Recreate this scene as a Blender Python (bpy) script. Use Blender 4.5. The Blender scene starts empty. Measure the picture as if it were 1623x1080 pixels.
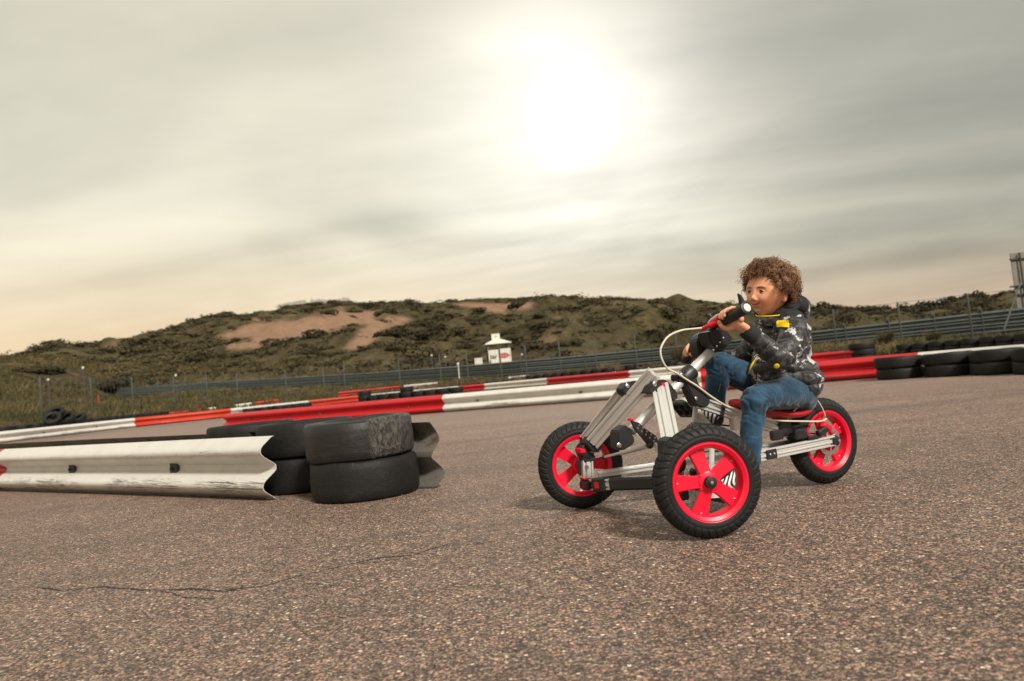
import bpy, bmesh, math, random
import numpy as np
from mathutils import Vector, Matrix, noise
PI=math.pi
C=bpy.context.scene.collection
SC=bpy.context.scene
# ---------------------------------------------------------------- camera
F=1100.0; CX=811.5; CY=540.0; EYE=.486
ROLL=math.radians(5.43); PITCH=math.atan(59.7/F)
_R0=Vector((1,0,0)); _U0=Vector((0,-math.sin(PITCH),math.cos(PITCH))); FWD=Vector((0,math.cos(PITCH),math.sin(PITCH)))
CAMX=_R0*math.cos(ROLL)-_U0*math.sin(ROLL); CAMY=_R0*math.sin(ROLL)+_U0*math.cos(ROLL)
cam=bpy.data.cameras.new('camera'); camo=bpy.data.objects.new('camera',cam); C.objects.link(camo); SC.camera=camo
_m=Matrix((CAMX,CAMY,-FWD)).transposed().to_4x4(); _m.translation=(0,0,EYE); camo.matrix_world=_m
cam.sensor_width=36; cam.lens=36*F/1623; cam.clip_start=.05; cam.clip_end=3000
cam.dof.use_dof=True; cam.dof.focus_distance=2.15; cam.dof.aperture_fstop=4.2
SC.view_settings.view_transform='Standard'; SC.view_settings.look='None'; SC.view_settings.exposure=0.12; SC.view_settings.gamma=1
# survey helpers: a bearing of the survey photograph turned into a point of the place
def ray(px,py):
    d=FWD+CAMX*((px-CX)/F)+CAMY*(-(py-CY)/F); return d/d.y
def gp(px,py,h=0.0):
    d=ray(px,py); t=(h-EYE)/d.z; return Vector((d.x*t,t,h))
def pd(px,py,z):
    d=ray(px,py); return Vector((d.x*z,z,EYE+d.z*z))
def hor(px): return 600+(811.5-px)*.09505
def proj(P):
    v=Vector(P)-Vector((0,0,EYE)); z=v.dot(FWD); return CX+v.dot(CAMX)/z*F, CY-v.dot(CAMY)/z*F
# ---------------------------------------------------------------- node helper
class G:
    def __init__(s,tree): s.t=tree; tree.nodes.clear()
    def n(s,typ,_o=0,**k):
        nd=s.t.nodes.new(typ)
        for a,v in k.items():
            if a.startswith('i_'):
                key=a[2:]; key=int(key) if key.isdigit() else key.replace('_',' ')
                s.put(nd.inputs[key],v)
            else: setattr(nd,a,v)
        return nd
    def put(s,inp,v):
        if isinstance(v,bpy.types.Node): v=v.outputs[0]
        if isinstance(v,bpy.types.NodeSocket): s.t.links.new(v,inp)
        else:
            if hasattr(inp.default_value,'__len__') and not hasattr(v,'__len__'): v=[v]*len(inp.default_value)
            if hasattr(inp.default_value,'__len__') and len(inp.default_value)==4 and len(v)==3: v=(*v,1)
            inp.default_value=v
    def m(s,op,a,b=0.0,c=0.0,clamp=False):
        nd=s.t.nodes.new('ShaderNodeMath'); nd.operation=op; nd.use_clamp=clamp
        s.put(nd.inputs[0],a); s.put(nd.inputs[1],b); s.put(nd.inputs[2],c); return nd.outputs[0]
    def v(s,op,a,b=(0,0,0),out=0):
        nd=s.t.nodes.new('ShaderNodeVectorMath'); nd.operation=op; s.put(nd.inputs[0],a)
        if op=='SCALE': s.put(nd.inputs['Scale'],b)
        else: s.put(nd.inputs[1],b)
        return nd.outputs['Value'] if op in('DOT_PRODUCT','LENGTH','DISTANCE') else nd.outputs[0]
    def mix(s,f,a,b,mode='MIX'):
        nd=s.t.nodes.new('ShaderNodeMix'); nd.data_type='RGBA'; nd.blend_type=mode
        s.put(nd.inputs[0],f); s.put(nd.inputs[6],a); s.put(nd.inputs[7],b); return nd.outputs[2]
    def noise(s,vec,scale=5,detail=4,rough=.55,out=0,dist=0):
        nd=s.t.nodes.new('ShaderNodeTexNoise'); s.put(nd.inputs['Vector'],vec); s.put(nd.inputs['Scale'],scale)
        nd.inputs['Detail'].default_value=detail; nd.inputs['Roughness'].default_value=rough; nd.inputs['Distortion'].default_value=dist
        return nd.outputs[out]
    def vor(s,vec,scale=5,feature='F1',out='Distance'):
        nd=s.t.nodes.new('ShaderNodeTexVoronoi'); nd.feature=feature; s.put(nd.inputs['Vector'],vec); s.put(nd.inputs['Scale'],scale); return nd.outputs[out]
    def ramp(s,f,stops,interp='LINEAR'):
        nd=s.t.nodes.new('ShaderNodeValToRGB'); s.put(nd.inputs[0],f); cr=nd.color_ramp; cr.interpolation=interp
        while len(cr.elements)<len(stops): cr.elements.new(.5)
        for e,(p,c) in zip(cr.elements,stops):
            e.position=p; e.color=(c,c,c,1) if not hasattr(c,'__len__') else (*c[:3],1)
        return nd.outputs[0]
    def range(s,f,a,b,c=0.0,d=1.0):
        nd=s.t.nodes.new('ShaderNodeMapRange'); nd.interpolation_type='SMOOTHSTEP'
        for i,v in enumerate((f,a,b,c,d)): s.put(nd.inputs[i],v)
        return nd.outputs[0]
    def xyz(s,v):
        nd=s.t.nodes.new('ShaderNodeSeparateXYZ'); s.put(nd.inputs[0],v); return nd.outputs
    def comb(s,x,y,z):
        nd=s.t.nodes.new('ShaderNodeCombineXYZ'); s.put(nd.inputs[0],x); s.put(nd.inputs[1],y); s.put(nd.inputs[2],z); return nd.outputs[0]
    def bump(s,h,strength=.3,dist=.01):
        nd=s.t.nodes.new('ShaderNodeBump'); s.put(nd.inputs['Height'],h); s.put(nd.inputs['Strength'],strength); nd.inputs['Distance'].default_value=dist; return nd.outputs[0]
    def coord(s,which='Object'):
        return s.t.nodes.new('ShaderNodeTexCoord').outputs[which]
    def attr(s,name):
        nd=s.t.nodes.new('ShaderNodeAttribute'); nd.attribute_name=name; return nd.outputs
    def out(s,col,rough=.6,metal=0,normal=None,spec=.5,**k):
        b=s.t.nodes.new('ShaderNodeBsdfPrincipled'); s.put(b.inputs['Base Color'],col); s.put(b.inputs['Roughness'],rough); s.put(b.inputs['Metallic'],metal)
        s.put(b.inputs['Specular IOR Level'],spec)
        if normal is not None: s.put(b.inputs['Normal'],normal)
        for a,v in k.items(): s.put(b.inputs[a.replace('_',' ')],v)
        o=s.t.nodes.new('ShaderNodeOutputMaterial'); s.t.links.new(b.outputs[0],o.inputs[0]); return b
MATS={}
def newmat(name):
    m=bpy.data.materials.new(name); m.use_nodes=True; MATS[name]=m; return m,G(m.node_tree)
def simple(name,col,rough=.5,metal=0,var=.12,scale=40,bump=.0,spec=.5,bscale=None):
    m,g=newmat(name); co=g.coord(); nz=g.noise(co,scale,5,.6)
    f=g.m('MULTIPLY_ADD',nz,2*var,1-var)
    c=g.v('SCALE',tuple(col),f)
    nrm=g.bump(g.noise(co,bscale or scale*4,3),bump,.002) if bump else None
    g.out(c,g.m('MULTIPLY_ADD',nz,.16,rough-.08),metal,nrm,spec); return m
# ---------------------------------------------------------------- world
SUNPX=(908,196); _sd=(FWD+CAMX*((SUNPX[0]-CX)/F)+CAMY*(-(SUNPX[1]-CY)/F)).normalized()
w=bpy.data.worlds.new('World'); SC.world=w; w.use_nodes=True; g=G(w.node_tree)
KEY_EL=math.radians(40); KEY_AZ=math.radians(150)       # azimuth clockwise from +Y (the viewing direction)
sky=g.n('ShaderNodeTexSky',sky_type='NISHITA',sun_disc=False,sun_elevation=KEY_EL,sun_rotation=KEY_AZ,air_density=1.5,dust_density=4)
d=g.v('NORMALIZE',g.coord('Generated')); X,Y,Z=g.xyz(d)
zz=g.m('MAXIMUM',Z,0.0)
pl=g.m('DIVIDE',1.0,g.m('ADD',zz,.10)); cx=g.m('MULTIPLY',X,pl); cy=g.m('MULTIPLY',Y,pl)
# streaks run across the view, gently dipping to the right
sx=g.m('ADD',g.m('MULTIPLY',cx,.34),g.m('MULTIPLY',cy,.05)); sy=g.m('SUBTRACT',g.m('MULTIPLY',cy,.95),g.m('MULTIPLY',cx,-.16))
cv=g.comb(sx,sy,0.0)
n1=g.noise(cv,.85,5,.46,dist=.35); n2=g.noise(g.comb(cx,cy,3.0),.8,4,.5,dist=.3); n3=g.noise(g.comb(g.m('MULTIPLY',sx,.8),g.m('MULTIPLY',sy,2.2),7.0),1.1,4,.5,dist=.3)
cl=g.m('ADD',g.m('ADD',g.m('MULTIPLY',n1,.5),g.m('MULTIPLY',n2,.38)),g.m('MULTIPLY',n3,.12))
cloud=g.range(cl,.33,.68)                                    # 1 = thin bright veil, 0 = thick grey
dot=g.v('DOT_PRODUCT',d,tuple(_sd))
dm=g.m('MAXIMUM',dot,0.0)
wide=g.m('POWER',dm,5.0); mid=g.m('POWER',dm,42.0); tight=g.m('POWER',dm,75.0); core=g.m('POWER',dm,3200.0)
# left-of-sun side is a thinner, brighter veil
side=g.range(X,-.55,.75,1.0,0.0)
low=g.range(Z,0.0,.30,1.0,0.0); low2=g.range(Z,-.02,g.m('MULTIPLY_ADD',side,.15,.13),1.0,0.0)
thick=g.mix(side,(.26,.25,.205),(.53,.49,.37)); thin=g.mix(side,(.54,.505,.395),(.96,.88,.68))
base=g.mix(cloud,thick,thin)
warm=g.mix(side,(.72,.50,.35),(.88,.585,.31))
base=g.mix(g.m('MULTIPLY',low2,.88),base,warm)
lp=g.m('ADD',.86,g.m('MULTIPLY',wide,.10))
base=g.v('SCALE',base,lp)
gl=g.m('MULTIPLY',mid,g.m('MULTIPLY_ADD',cloud,.22,.10)); tg=g.m('ADD',g.m('MULTIPLY',tight,g.m('MULTIPLY_ADD',cloud,.36,.17)),g.m('MULTIPLY',core,38.0))
base=g.v('ADD',base,g.v('SCALE',(1.0,.95,.87),gl)); base=g.v('ADD',base,g.v('SCALE',(1.0,.98,.95),tg))
skyc=g.v('SCALE',sky.outputs[0],.02)
fin=g.v('ADD',base,skyc)
grd=g.mix(g.range(Z,-.06,-.01),(.12,.10,.08),fin)
bg=g.n('ShaderNodeBackground',i_0=grd,i_1=1.0); wo=g.n('ShaderNodeOutputWorld'); g.t.links.new(bg.outputs[0],wo.inputs[0])
# ---------------------------------------------------------------- key light (added lamp standing in for a flash at camera right)
sl=bpy.data.lights.new('flash_key','SUN'); so=bpy.data.objects.new('flash_key',sl); C.objects.link(so)
sl.energy=3.9; sl.angle=math.radians(9); sl.color=(1.0,.93,.85)
sv=Vector((math.sin(KEY_AZ)*math.cos(KEY_EL),math.cos(KEY_AZ)*math.cos(KEY_EL),math.sin(KEY_EL)))
so.rotation_euler=sv.to_track_quat('Z','Y').to_euler(); so.location=(3,-4,5)
# ---------------------------------------------------------------- mesh helper
def setp(o,label=None,cat=None,group=None,kind=None):
    for k,v in (('label',label),('category',cat),('group',group),('kind',kind)):
        if v: o[k]=v
    return o
class MB:
    def __init__(s,org=None,R=None): s.V=[];s.Fc=[];s.UV={};s.MI=[];s.org=Vector(org) if org is not None else Vector((0,0,0)); s.R=R
    def add(s,vs,fs,mi=0,uvs=None):
        b=len(s.V); s.V+= [tuple(v) for v in vs]
        for k,f in enumerate(fs):
            if uvs: s.UV[len(s.Fc)]=uvs[k]
            s.Fc.append(tuple(i+b for i in f)); s.MI.append(mi)
        return b
    def box(s,c,ax,sz,bev=0.0,mi=0):
        """centre, 3 axes, full sizes; bevelled edges"""
        c=Vector(c); ax=[Vector(a).normalized() for a in ax]; h=[v/2 for v in sz]; b=min(bev,min(h)*.95)
        if b<=0:
            vs=[c+ax[0]*h[0]*i+ax[1]*h[1]*j+ax[2]*h[2]*k for k in(-1,1) for j in(-1,1) for i in(-1,1)]
            s.add(vs,[(0,2,3,1),(4,5,7,6),(0,1,5,4),(2,6,7,3),(0,4,6,2),(1,3,7,5)],mi); return
        vs=[];idx={}
        for k in(-1,1):
            for j in(-1,1):
                for i in(-1,1):
                    for t in range(3):
                        o=[h[q]-(0 if q==t else b) for q in range(3)]
                        idx[(i,j,k,t)]=len(vs); vs.append(c+ax[0]*o[0]*i+ax[1]*o[1]*j+ax[2]*o[2]*k)
        fs=[]
        S=(-1,1)
        for sg in S:
            fs.append([idx[(sg,a,b2,0)] for a,b2 in((-1,-1),(1,-1),(1,1),(-1,1))][::sg])
            fs.append([idx[(a,sg,b2,1)] for a,b2 in((-1,-1),(-1,1),(1,1),(1,-1))][::sg])
            fs.append([idx[(a,b2,sg,2)] for a,b2 in((-1,-1),(1,-1),(1,1),(-1,1))][::sg])
        for a in S:
            for b2 in S:
                fs.append([idx[(a,b2,-1,0)],idx[(a,b2,1,0)],idx[(a,b2,1,1)],idx[(a,b2,-1,1)]][::-a*b2 or 1])
                fs.append([idx[(a,-1,b2,0)],idx[(a,-1,b2,2)],idx[(a,1,b2,2)],idx[(a,1,b2,0)]][::-a*b2 or 1])
                fs.append([idx[(-1,a,b2,1)],idx[(1,a,b2,1)],idx[(1,a,b2,2)],idx[(-1,a,b2,2)]][::-a*b2 or 1])
                for c2 in S: fs.append([idx[(a,b2,c2,0)],idx[(a,b2,c2,1)],idx[(a,b2,c2,2)]][::a*b2*c2])
        s.add(vs,fs,mi)
    def tube(s,pts,r,seg=12,mi=0,caps=True,flat=None):
        pts=[Vector(p) for p in pts]; n=len(pts); r=r if hasattr(r,'__len__') else [r]*n
        t0=(pts[1]-pts[0]).normalized(); up=Vector((0,0,1)) if abs(t0.z)<.9 else Vector((1,0,0))
        u=t0.cross(up).normalized(); vs=[]
        for i,p in enumerate(pts):
            t=(pts[min(i+1,n-1)]-pts[max(i-1,0)]).normalized(); u=(u-t*u.dot(t)).normalized(); v=t.cross(u)
            for k in range(seg):
                a=2*PI*k/seg; vs.append(p+(u*math.cos(a)+v*math.sin(a))*r[i])
        fs=[(i*seg+k,i*seg+(k+1)%seg,(i+1)*seg+(k+1)%seg,(i+1)*seg+k) for i in range(n-1) for k in range(seg)]
        if caps: fs+=[tuple(range(seg))[::-1],tuple((n-1)*seg+k for k in range(seg))]
        s.add(vs,fs,mi)
    def cyl(s,a,b,r,seg=24,bev=0.0,mi=0,r2=None):
        a=Vector(a);b=Vector(b);d=(b-a); L=d.length; d=d/L; r2=r if r2 is None else r2
        if bev: s.tube([a,a+d*bev*.3,a+d*bev,b-d*bev,b-d*bev*.3,b],[r-bev,r-bev*.3,r,r2,r2-bev*.3,r2-bev],seg,mi)
        else: s.tube([a,b],[r,r2],seg,mi)
    def lathe(s,prof,c,ax,seg=32,mi=0,closed=False,fn=None):
        c=Vector(c); ax=Vector(ax).normalized(); u=ax.orthogonal().normalized(); v=ax.cross(u); n=len(prof); vs=[]
        for k in range(seg):
            a=2*PI*k/seg; e=u*math.cos(a)+v*math.sin(a)
            for j,(rr,h) in enumerate(prof):
                if fn: rr,h=fn(a,j,rr,h)
                vs.append(c+e*rr+ax*h)
        m=n if closed else n-1
        s.add(vs,[(k*n+j,((k+1)%seg)*n+j,((k+1)%seg)*n+(j+1)%n,k*n+(j+1)%n) for k in range(seg) for j in range(m)],mi)
    def prism(s,poly,o,ux,uy,uz,t,mi=0):
        """2D polygon in plane ux,uy extruded t along uz, centred"""
        o=Vector(o);ux=Vector(ux);uy=Vector(uy);uz=Vector(uz); n=len(poly)
        vs=[o+ux*x+uy*y+uz*(-t/2) for x,y in poly]+[o+ux*x+uy*y+uz*(t/2) for x,y in poly]
        s.add(vs,[tuple(range(n))[::-1],tuple(range(n,2*n))]+[(i,(i+1)%n,n+(i+1)%n,n+i) for i in range(n)],mi)
    def sphere(s,c,r,seg=12,rings=8,mi=0,ax=((1,0,0),(0,1,0),(0,0,1))):
        c=Vector(c); r=r if hasattr(r,'__len__') else (r,r,r); A=[Vector(a) for a in ax]; vs=[]
        for j in range(1,rings):
            t=PI*j/rings
            for k in range(seg):
                a=2*PI*k/seg; vs.append(c+A[0]*(r[0]*math.sin(t)*math.cos(a))+A[1]*(r[1]*math.sin(t)*math.sin(a))+A[2]*(r[2]*math.cos(t)))
        b=len(vs); vs+= [c+A[2]*r[2],c-A[2]*r[2]]
        fs=[(j*seg+k,(j+1)*seg+k,(j+1)*seg+(k+1)%seg,j*seg+(k+1)%seg) for j in range(rings-2) for k in range(seg)]
        fs+=[(b,k,(k+1)%seg) for k in range(seg)]+[(b+1,(rings-2)*seg+(k+1)%seg,(rings-2)*seg+k) for k in range(seg)]
        s.add(vs,fs,mi)
    def build(s,name,mats,parent=None,smooth=None,loc=None,label=None,fixn=True):
        me=bpy.data.meshes.new(name)
        V=np.array([tuple(v) for v in s.V],dtype=float).reshape(-1,3)-np.array(s.org)
        me.from_pydata(V.tolist(),[],s.Fc)
        if s.UV:
            uv=me.uv_layers.new(name='UVMap')
            for p in me.polygons:
                q=s.UV.get(p.index)
                if q:
                    for k,li in enumerate(p.loop_indices): uv.data[li].uv=q[k]
        mats=mats if isinstance(mats,(list,tuple)) else [mats]
        for m in mats: me.materials.append(m)
        if len(mats)>1: me.polygons.foreach_set('material_index',s.MI)
        if fixn:
            bm=bmesh.new(); bm.from_mesh(me); bmesh.ops.recalc_face_normals(bm,faces=bm.faces); bm.to_mesh(me); bm.free()
        if smooth:
            me.polygons.foreach_set('use_smooth',[True]*len(me.polygons))
            if smooth<179: me.set_sharp_from_angle(angle=math.radians(smooth))
        o=bpy.data.objects.new(name,me); C.objects.link(o)
        if parent: o.parent=parent
        if loc is not None: o.location=loc
        if label: o['label']=label
        return o
def empty(name,loc=(0,0,0),rz=0,**k):
    o=bpy.data.objects.new(name,None); C.objects.link(o); o.location=loc; o.rotation_euler=(0,0,rz); o.empty_display_size=.1
    return setp(o,**k)
def copy_tree(o,parent=None):
    c=o.copy(); C.objects.link(c); c.parent=parent
    for ch in list(o.children): copy_tree(ch,c)
    return c
def smoothstep(a,b,x): t=np.clip((x-a)/(b-a),0,1); return t*t*(3-2*t)
def nz(x,y,z=0.0): return noise.noise(Vector((x,y,z)))
def fbm(x,y,z=0.0,o=4): 
    s=0;a=1
    for i in range(o): s+=a*noise.noise(Vector((x,y,z+i*7.3))); x*=2.03;y*=2.03;a*=.5
    return s
# ================================================================ GROUND
# asphalt: coarse exposed aggregate in dark binder
m,g=newmat('asphalt'); co=g.coord('Object'); xy=co
warp=g.v('ADD',xy,g.v('SCALE',g.noise(xy,60,2,.5,out=1),.006))
v1c=g.vor(warp,118,'F1','Color'); v1d=g.vor(warp,118,'F1','Distance')
v2c=g.vor(warp,225,'F1','Color'); v2d=g.vor(warp,225,'F1','Distance')
r1,g1,b1=g.xyz(v1c); r2,g2,b2=g.xyz(v2c)
stone=g.ramp(r1,[(0,(.038,.031,.028)),(.3,(.115,.085,.070)),(.55,(.20,.142,.110)),(.74,(.33,.215,.155)),(.87,(.42,.215,.145)),(.95,(.56,.42,.31)),(1,(.75,.64,.51))],'LINEAR')
stone2=g.ramp(r2,[(0,(.03,.027,.025)),(.5,(.095,.072,.059)),(.8,(.23,.16,.12)),(1,(.42,.32,.24))])
edge=g.range(v1d,.30,.62,1.0,0.0)
isst=g.m('MULTIPLY',edge,g.range(g1,.25,.45))
colr=g.mix(isst,stone2,stone)
big=g.noise(xy,.55,5,.6); big2=g.noise(xy,2.7,4,.6); big3=g.noise(xy,15,5,.7)
rough_patch=g.m('MULTIPLY_ADD',big,.80,.64); rp2=g.m('MULTIPLY_ADD',big2,.50,.78)
colr=g.v('SCALE',colr,g.m('MULTIPLY',g.m('MULTIPLY',rough_patch,rp2),g.m('MULTIPLY_ADD',big3,1.1,.45))); colr=g.v('MULTIPLY',colr,(1.02,.98,.965))
# rubbered-in driving line and older paving lane far out
x_,y_,z_=g.xyz(xy)
lane=g.noise(g.comb(g.m('MULTIPLY',x_,.10),g.m('MULTIPLY',g.m('ADD',y_,g.m('MULTIPLY',x_,-.12)),1.6),0.0),1.0,4,.6)
colr=g.mix(g.range(lane,.52,.68,0.0,.42),colr,(.058,.048,.044))
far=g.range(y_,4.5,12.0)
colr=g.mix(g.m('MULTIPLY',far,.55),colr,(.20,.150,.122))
h=g.m('ADD',g.m('MULTIPLY',isst,g.m('MULTIPLY_ADD',b1,.7,.3)),g.m('MULTIPLY',g.range(v2d,.2,.6,1.0,0.0),.35))
h=g.m('ADD',h,g.m('MULTIPLY',g.noise(xy,24,3),.8))
bs=g.range(y_,2.5,9.0,.9,.15)
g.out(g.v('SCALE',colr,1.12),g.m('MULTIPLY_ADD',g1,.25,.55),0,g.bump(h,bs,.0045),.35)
ASPH=m
me=MB(); 
def grid(mb,x0,x1,y0,y1,nx,ny,fz):
    vs=[(x0+(x1-x0)*i/nx,y0+(y1-y0)*j/ny) for j in range(ny+1) for i in range(nx+1)]
    mb.add([(x,y,fz(x,y)) for x,y in vs],[(j*(nx+1)+i,j*(nx+1)+i+1,(j+1)*(nx+1)+i+1,(j+1)*(nx+1)+i) for j in range(ny) for i in range(nx)])
grid(me,-60,60,-30,60,24,18,lambda x,y:0.0)
setp(me.build('race_track',ASPH,fixn=False),kind='structure')
simple('dry_soil',(.14,.115,.07),.9,var=.3,scale=.4)
me=MB(); grid(me,-1500,1500,-1000,1800,4,4,lambda x,y:-.35); setp(me.build('ground',MATS['dry_soil'],fixn=False),kind='structure')
# crack in the asphalt: an open groove filled with dark dirt
def ribbon(pts,wid,seed,z=.0012):
    rnd=random.Random(seed); P=[gp(*p) for p in pts]; out=[]
    for a,b in zip(P,P[1:]):
        n=max(2,int((b-a).length/.006))
        for i in range(n): out.append(a.lerp(b,i/n))
    out.append(P[-1]); vs=[];N=len(out)
    for i,p in enumerate(out):
        t=(out[min(i+1,N-1)]-out[max(i-1,0)]).normalized(); nn=Vector((-t.y,t.x,0)); f=i/(N-1)
        off=fbm(i*.06,seed,0,4)*.008+fbm(i*.35,seed,5,2)*.0025
        ww=wid*min(1,f*9,(1-f)*9)*max(.0,.85+1.3*nz(i*.055,seed+3)+1.1*nz(i*.4,seed+9))
        vs+= [p+nn*(off+ww/2)+Vector((0,0,z)),p+nn*(off-ww/2)+Vector((0,0,z))]
    return vs,[(2*i,2*i+1,2*i+3,2*i+2) for i in range(N-1)]
simple('crack_dirt',(.022,.019,.017),.95,var=.5,scale=90)
cb=MB()
for pts,wd,sd in (([(48,932),(100,936),(160,931),(235,936),(300,934),(355,938),(400,934)],.0085,1),([(330,938),(420,930),(470,914),(520,903),(575,890),(610,884),(655,880),(700,866),(745,853)],.0065,2),
    ([(250,936),(300,948),(345,950)],.005,3),([(560,894),(600,892),(640,884)],.004,4),([(480,925),(530,929),(585,931)],.003,5),([(700,866),(760,862),(800,856)],.0025,6),([(600,687),(690,680),(850,668),(1000,657)],.016,7),([(1330,633),(1560,621.5),(1760,609)],.014,8)):
    cb.add(*ribbon(pts,wd,sd))
setp(cb.build('asphalt_crack',MATS['crack_dirt'],fixn=False),kind='structure')
# loose grit lying on the asphalt
simple('grit_stone',(.20,.155,.125),.85,var=.6,scale=60)
rg_=random.Random(9); gb=MB()
for _ in range(1500):
    y=1.0+rg_.random()**1.6*6; x=rg_.uniform(-.85,.85)*y; s=rg_.uniform(.0012,.0036)*(1.6 if rg_.random()<.05 else 1); a=rg_.uniform(0,3.1); c_,s_=math.cos(a)*s,math.sin(a)*s
    gb.add([(x+c_,y+s_,s*.45),(x-s_,y+c_*.8,s*.5),(x-c_*.9,y-s_,s*.4),(x+s_,y-c_,s*.55),(x+s_*.1,y,s*.95),(x,y,0)],[(0,1,4),(1,2,4),(2,3,4),(3,0,4),(1,0,5),(2,1,5),(3,2,5),(0,3,5)])
setp(gb.build('grit',MATS['grit_stone']),'tiny loose stones scattered over the asphalt','grit',kind='stuff')
# ---------------------------------------------------------------- dunes
COLS={ -900:[(20,-.3),(26,.2),(40,1.2),(80,5.5),(110,7.5),(150,4),(400,0)],
 -300:[(22,-.3),(26,.2),(40,1.6),(70,5),(110,9),(150,5),(400,0)],
 0:[(22.5,-.3),(25.5,.10),(33,.95),(45,2.1),(62,4.3),(110,11.9),(150,7),(400,0)],
 100:[(25,-.3),(28.5,.10),(37,.85),(50,1.5),(68,3.4),(118,13.6),(160,8),(400,0)],
 200:[(29,-.3),(33,.12),(45,.95),(60,1.4),(82,2.45),(124,15.4),(165,8),(400,0)],
 300:[(33,-.3),(37,.16),(48,.75),(60,1.1),(80,2.4),(132,17.3),(170,9),(400,0)],
 400:[(36,-.3),(40,.20),(50,.55),(62,1.0),(74,1.8),(138,18.9),(175,9),(400,0)],
 500:[(38,-.3),(42,.25),(50,.50),(57,.8),(68,1.75),(142,19.2),(180,9),(400,0)],
 600:[(38,-.3),(42,.28),(48,.50),(52,.72),(66,1.6),(145,18.9),(185,9),(400,0)],
 750:[(36,-.3),(40,.24),(43,.42),(47,.58),(60,.95),(68,1.35),(78,2.4),(148,18.2),(185,9),(400,0)],
 900:[(33,-.3),(37,.22),(41,.42),(44,.52),(62,1.4),(148,16.9),(185,8),(400,0)],
 1060:[(27,-.3),(31,.18),(38,.38),(41,.5),(60,1.2),(148,14.0),(185,8),(400,0)],
 1180:[(24,-.3),(28,.18),(35,.45),(38,.6),(60,1.0),(150,11.8),(185,6),(400,0)],
 1300:[(23.5,-.3),(26.5,.16),(32,.55),(36,.6),(60,.9),(160,9.5),(200,5),(400,0)],
 1430:[(21.5,-.3),(24.2,.14),(29,.42),(33,.45),(60,.8),(170,8.2),(210,5),(400,0)],
 1530:[(20,-.3),(22.8,.13),(27,.36),(31,.4),(60,.8),(175,9.4),(210,5),(400,0)],
 1623:[(18.8,-.3),(21.3,.12),(26,.28),(30,.3),(60,.8),(175,8.6),(210,5),(400,0)],
 2000:[(13,-.3),(16,.1),(24,.25),(30,.3),(60,.8),(170,8),(210,4),(400,0)],
 2600:[(9,-.3),(12,.1),(20,.25),(30,.3),(60,.8),(170,8),(210,4),(400,0)]}
_k=sorted(COLS); _az=[ray(k,hor(k)).x for k in _k]
def _col(k,z):
    P=COLS[k]
    if z<=P[0][0]: return P[0][1]
    for (a,ha),(b,hb) in zip(P,P[1:]):
        if z<=b:
            t=(z-a)/(b-a); return ha+(hb-ha)*t
    return 0
def base_h(x,y):
    y=max(y,1.0); a=x/y
    if a<=_az[0]: return _col(_k[0],y)
    if a>=_az[-1]: return _col(_k[-1],y)
    for i in range(len(_k)-1):
        if a<=_az[i+1]:
            t=(a-_az[i])/(_az[i+1]-_az[i]); t=t*t*(3-2*t); return _col(_k[i],y)*(1-t)+_col(_k[i+1],y)*t
def rail_z(a):  # depth of the trackside guardrail for tangent a
    return np.interp(a,[-.8,-.45,-.2,0,.24,.45,.74,1.5],[90,80,58,44,38,32,27,20])
def terr(x,y):
    h=base_h(x,y)
    rz=float(rail_z(x/max(y,1)))
    f=max(0.0,min(1.0,(y-rz-9)/30)); f=f*f*(3-2*f)
    if y<84: f*=min(1.0,max(0.0,abs(x/max(y,1)+.021)/.05-.6))
    g0=max(0.0,min(1.0,(h+.1)/.4))
    h+=g0*(.07*fbm(x*.5,y*.5)+.03*nz(x*2.1,y*2.1))
    if f>0:
        rid=1-abs(nz(x*.055+4,y*.045))*2
        edge=max(0.0,min(1.0,(150-y)/30)) *.84+.16
        h+=f*edge*(2.5*rid-1.4+2.3*fbm(x*.10,y*.085,3.1)+.45*fbm(x*.42,y*.42,1.7,3))
    return h
def sand_mask(x,y,h):
    px,py=proj((x,y,h)); n=.75*fbm(x*.13,y*.2,9.0,5)
    if y<60 or y>160: return 0
    s=0
    for (cx_,cy_,rx,ry,t) in ((470,519,98,14,.10),(555,505,55,9,.05),(420,531,40,7,0),(585,531,26,15,.5),(625,508,22,6,0),(800,487,30,6,.1),(770,484,36,4,0),(385,548,28,5,0)):
        u=(px-cx_)/rx; v=(py-cy_+(px-cx_)*t)/ry
        s=max(s,1.35-math.sqrt(u*u+v*v)+n)
    s2=-.62+1.0*fbm(x*.16+30,y*.08,4.0,3)
    return max(0.0,min(1.0,max(s,s2)*2.2))
tb=MB(); us=np.linspace(-1.55,1.6,420); zs=np.concatenate([np.linspace(9,60,110),np.linspace(61,185,150),np.linspace(190,420,14)])
TV=[];SM=[]
for z in zs:
    for a in us:
        x=a*z; h=terr(x,z); TV.append((x,z,h)); SM.append(sand_mask(x,z,h) if -1<a<1 else 0)
nx=len(us); tb.add(TV,[(j*nx+i,j*nx+i+1,(j+1)*nx+i+1,(j+1)*nx+i) for j in range(len(zs)-1) for i in range(nx-1)])
m,g=newmat('dune_ground'); co=g.coord('Object'); sm=g.attr('sand')[2]
a1=g.noise(co,.085,5,.60); a2=g.noise(co,.9,5,.65); a3=g.noise(co,5,4,.6)
grass=g.ramp(g.m('ADD',g.m('MULTIPLY',a1,.55),g.m('MULTIPLY',a2,.45)),[(.30,(.026,.020,.013)),(.44,(.052,.040,.022)),(.53,(.082,.062,.033)),(.62,(.125,.090,.050)),(.78,(.18,.125,.075))])
grass=g.v('MULTIPLY',g.v('SCALE',grass,g.m('MULTIPLY_ADD',a3,1.1,.45)),(.95,1.03,.95))
sand=g.v('SCALE',(.25,.155,.10),g.m('MULTIPLY_ADD',a2,.7,.62))
c=g.mix(sm,grass,sand)
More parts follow.
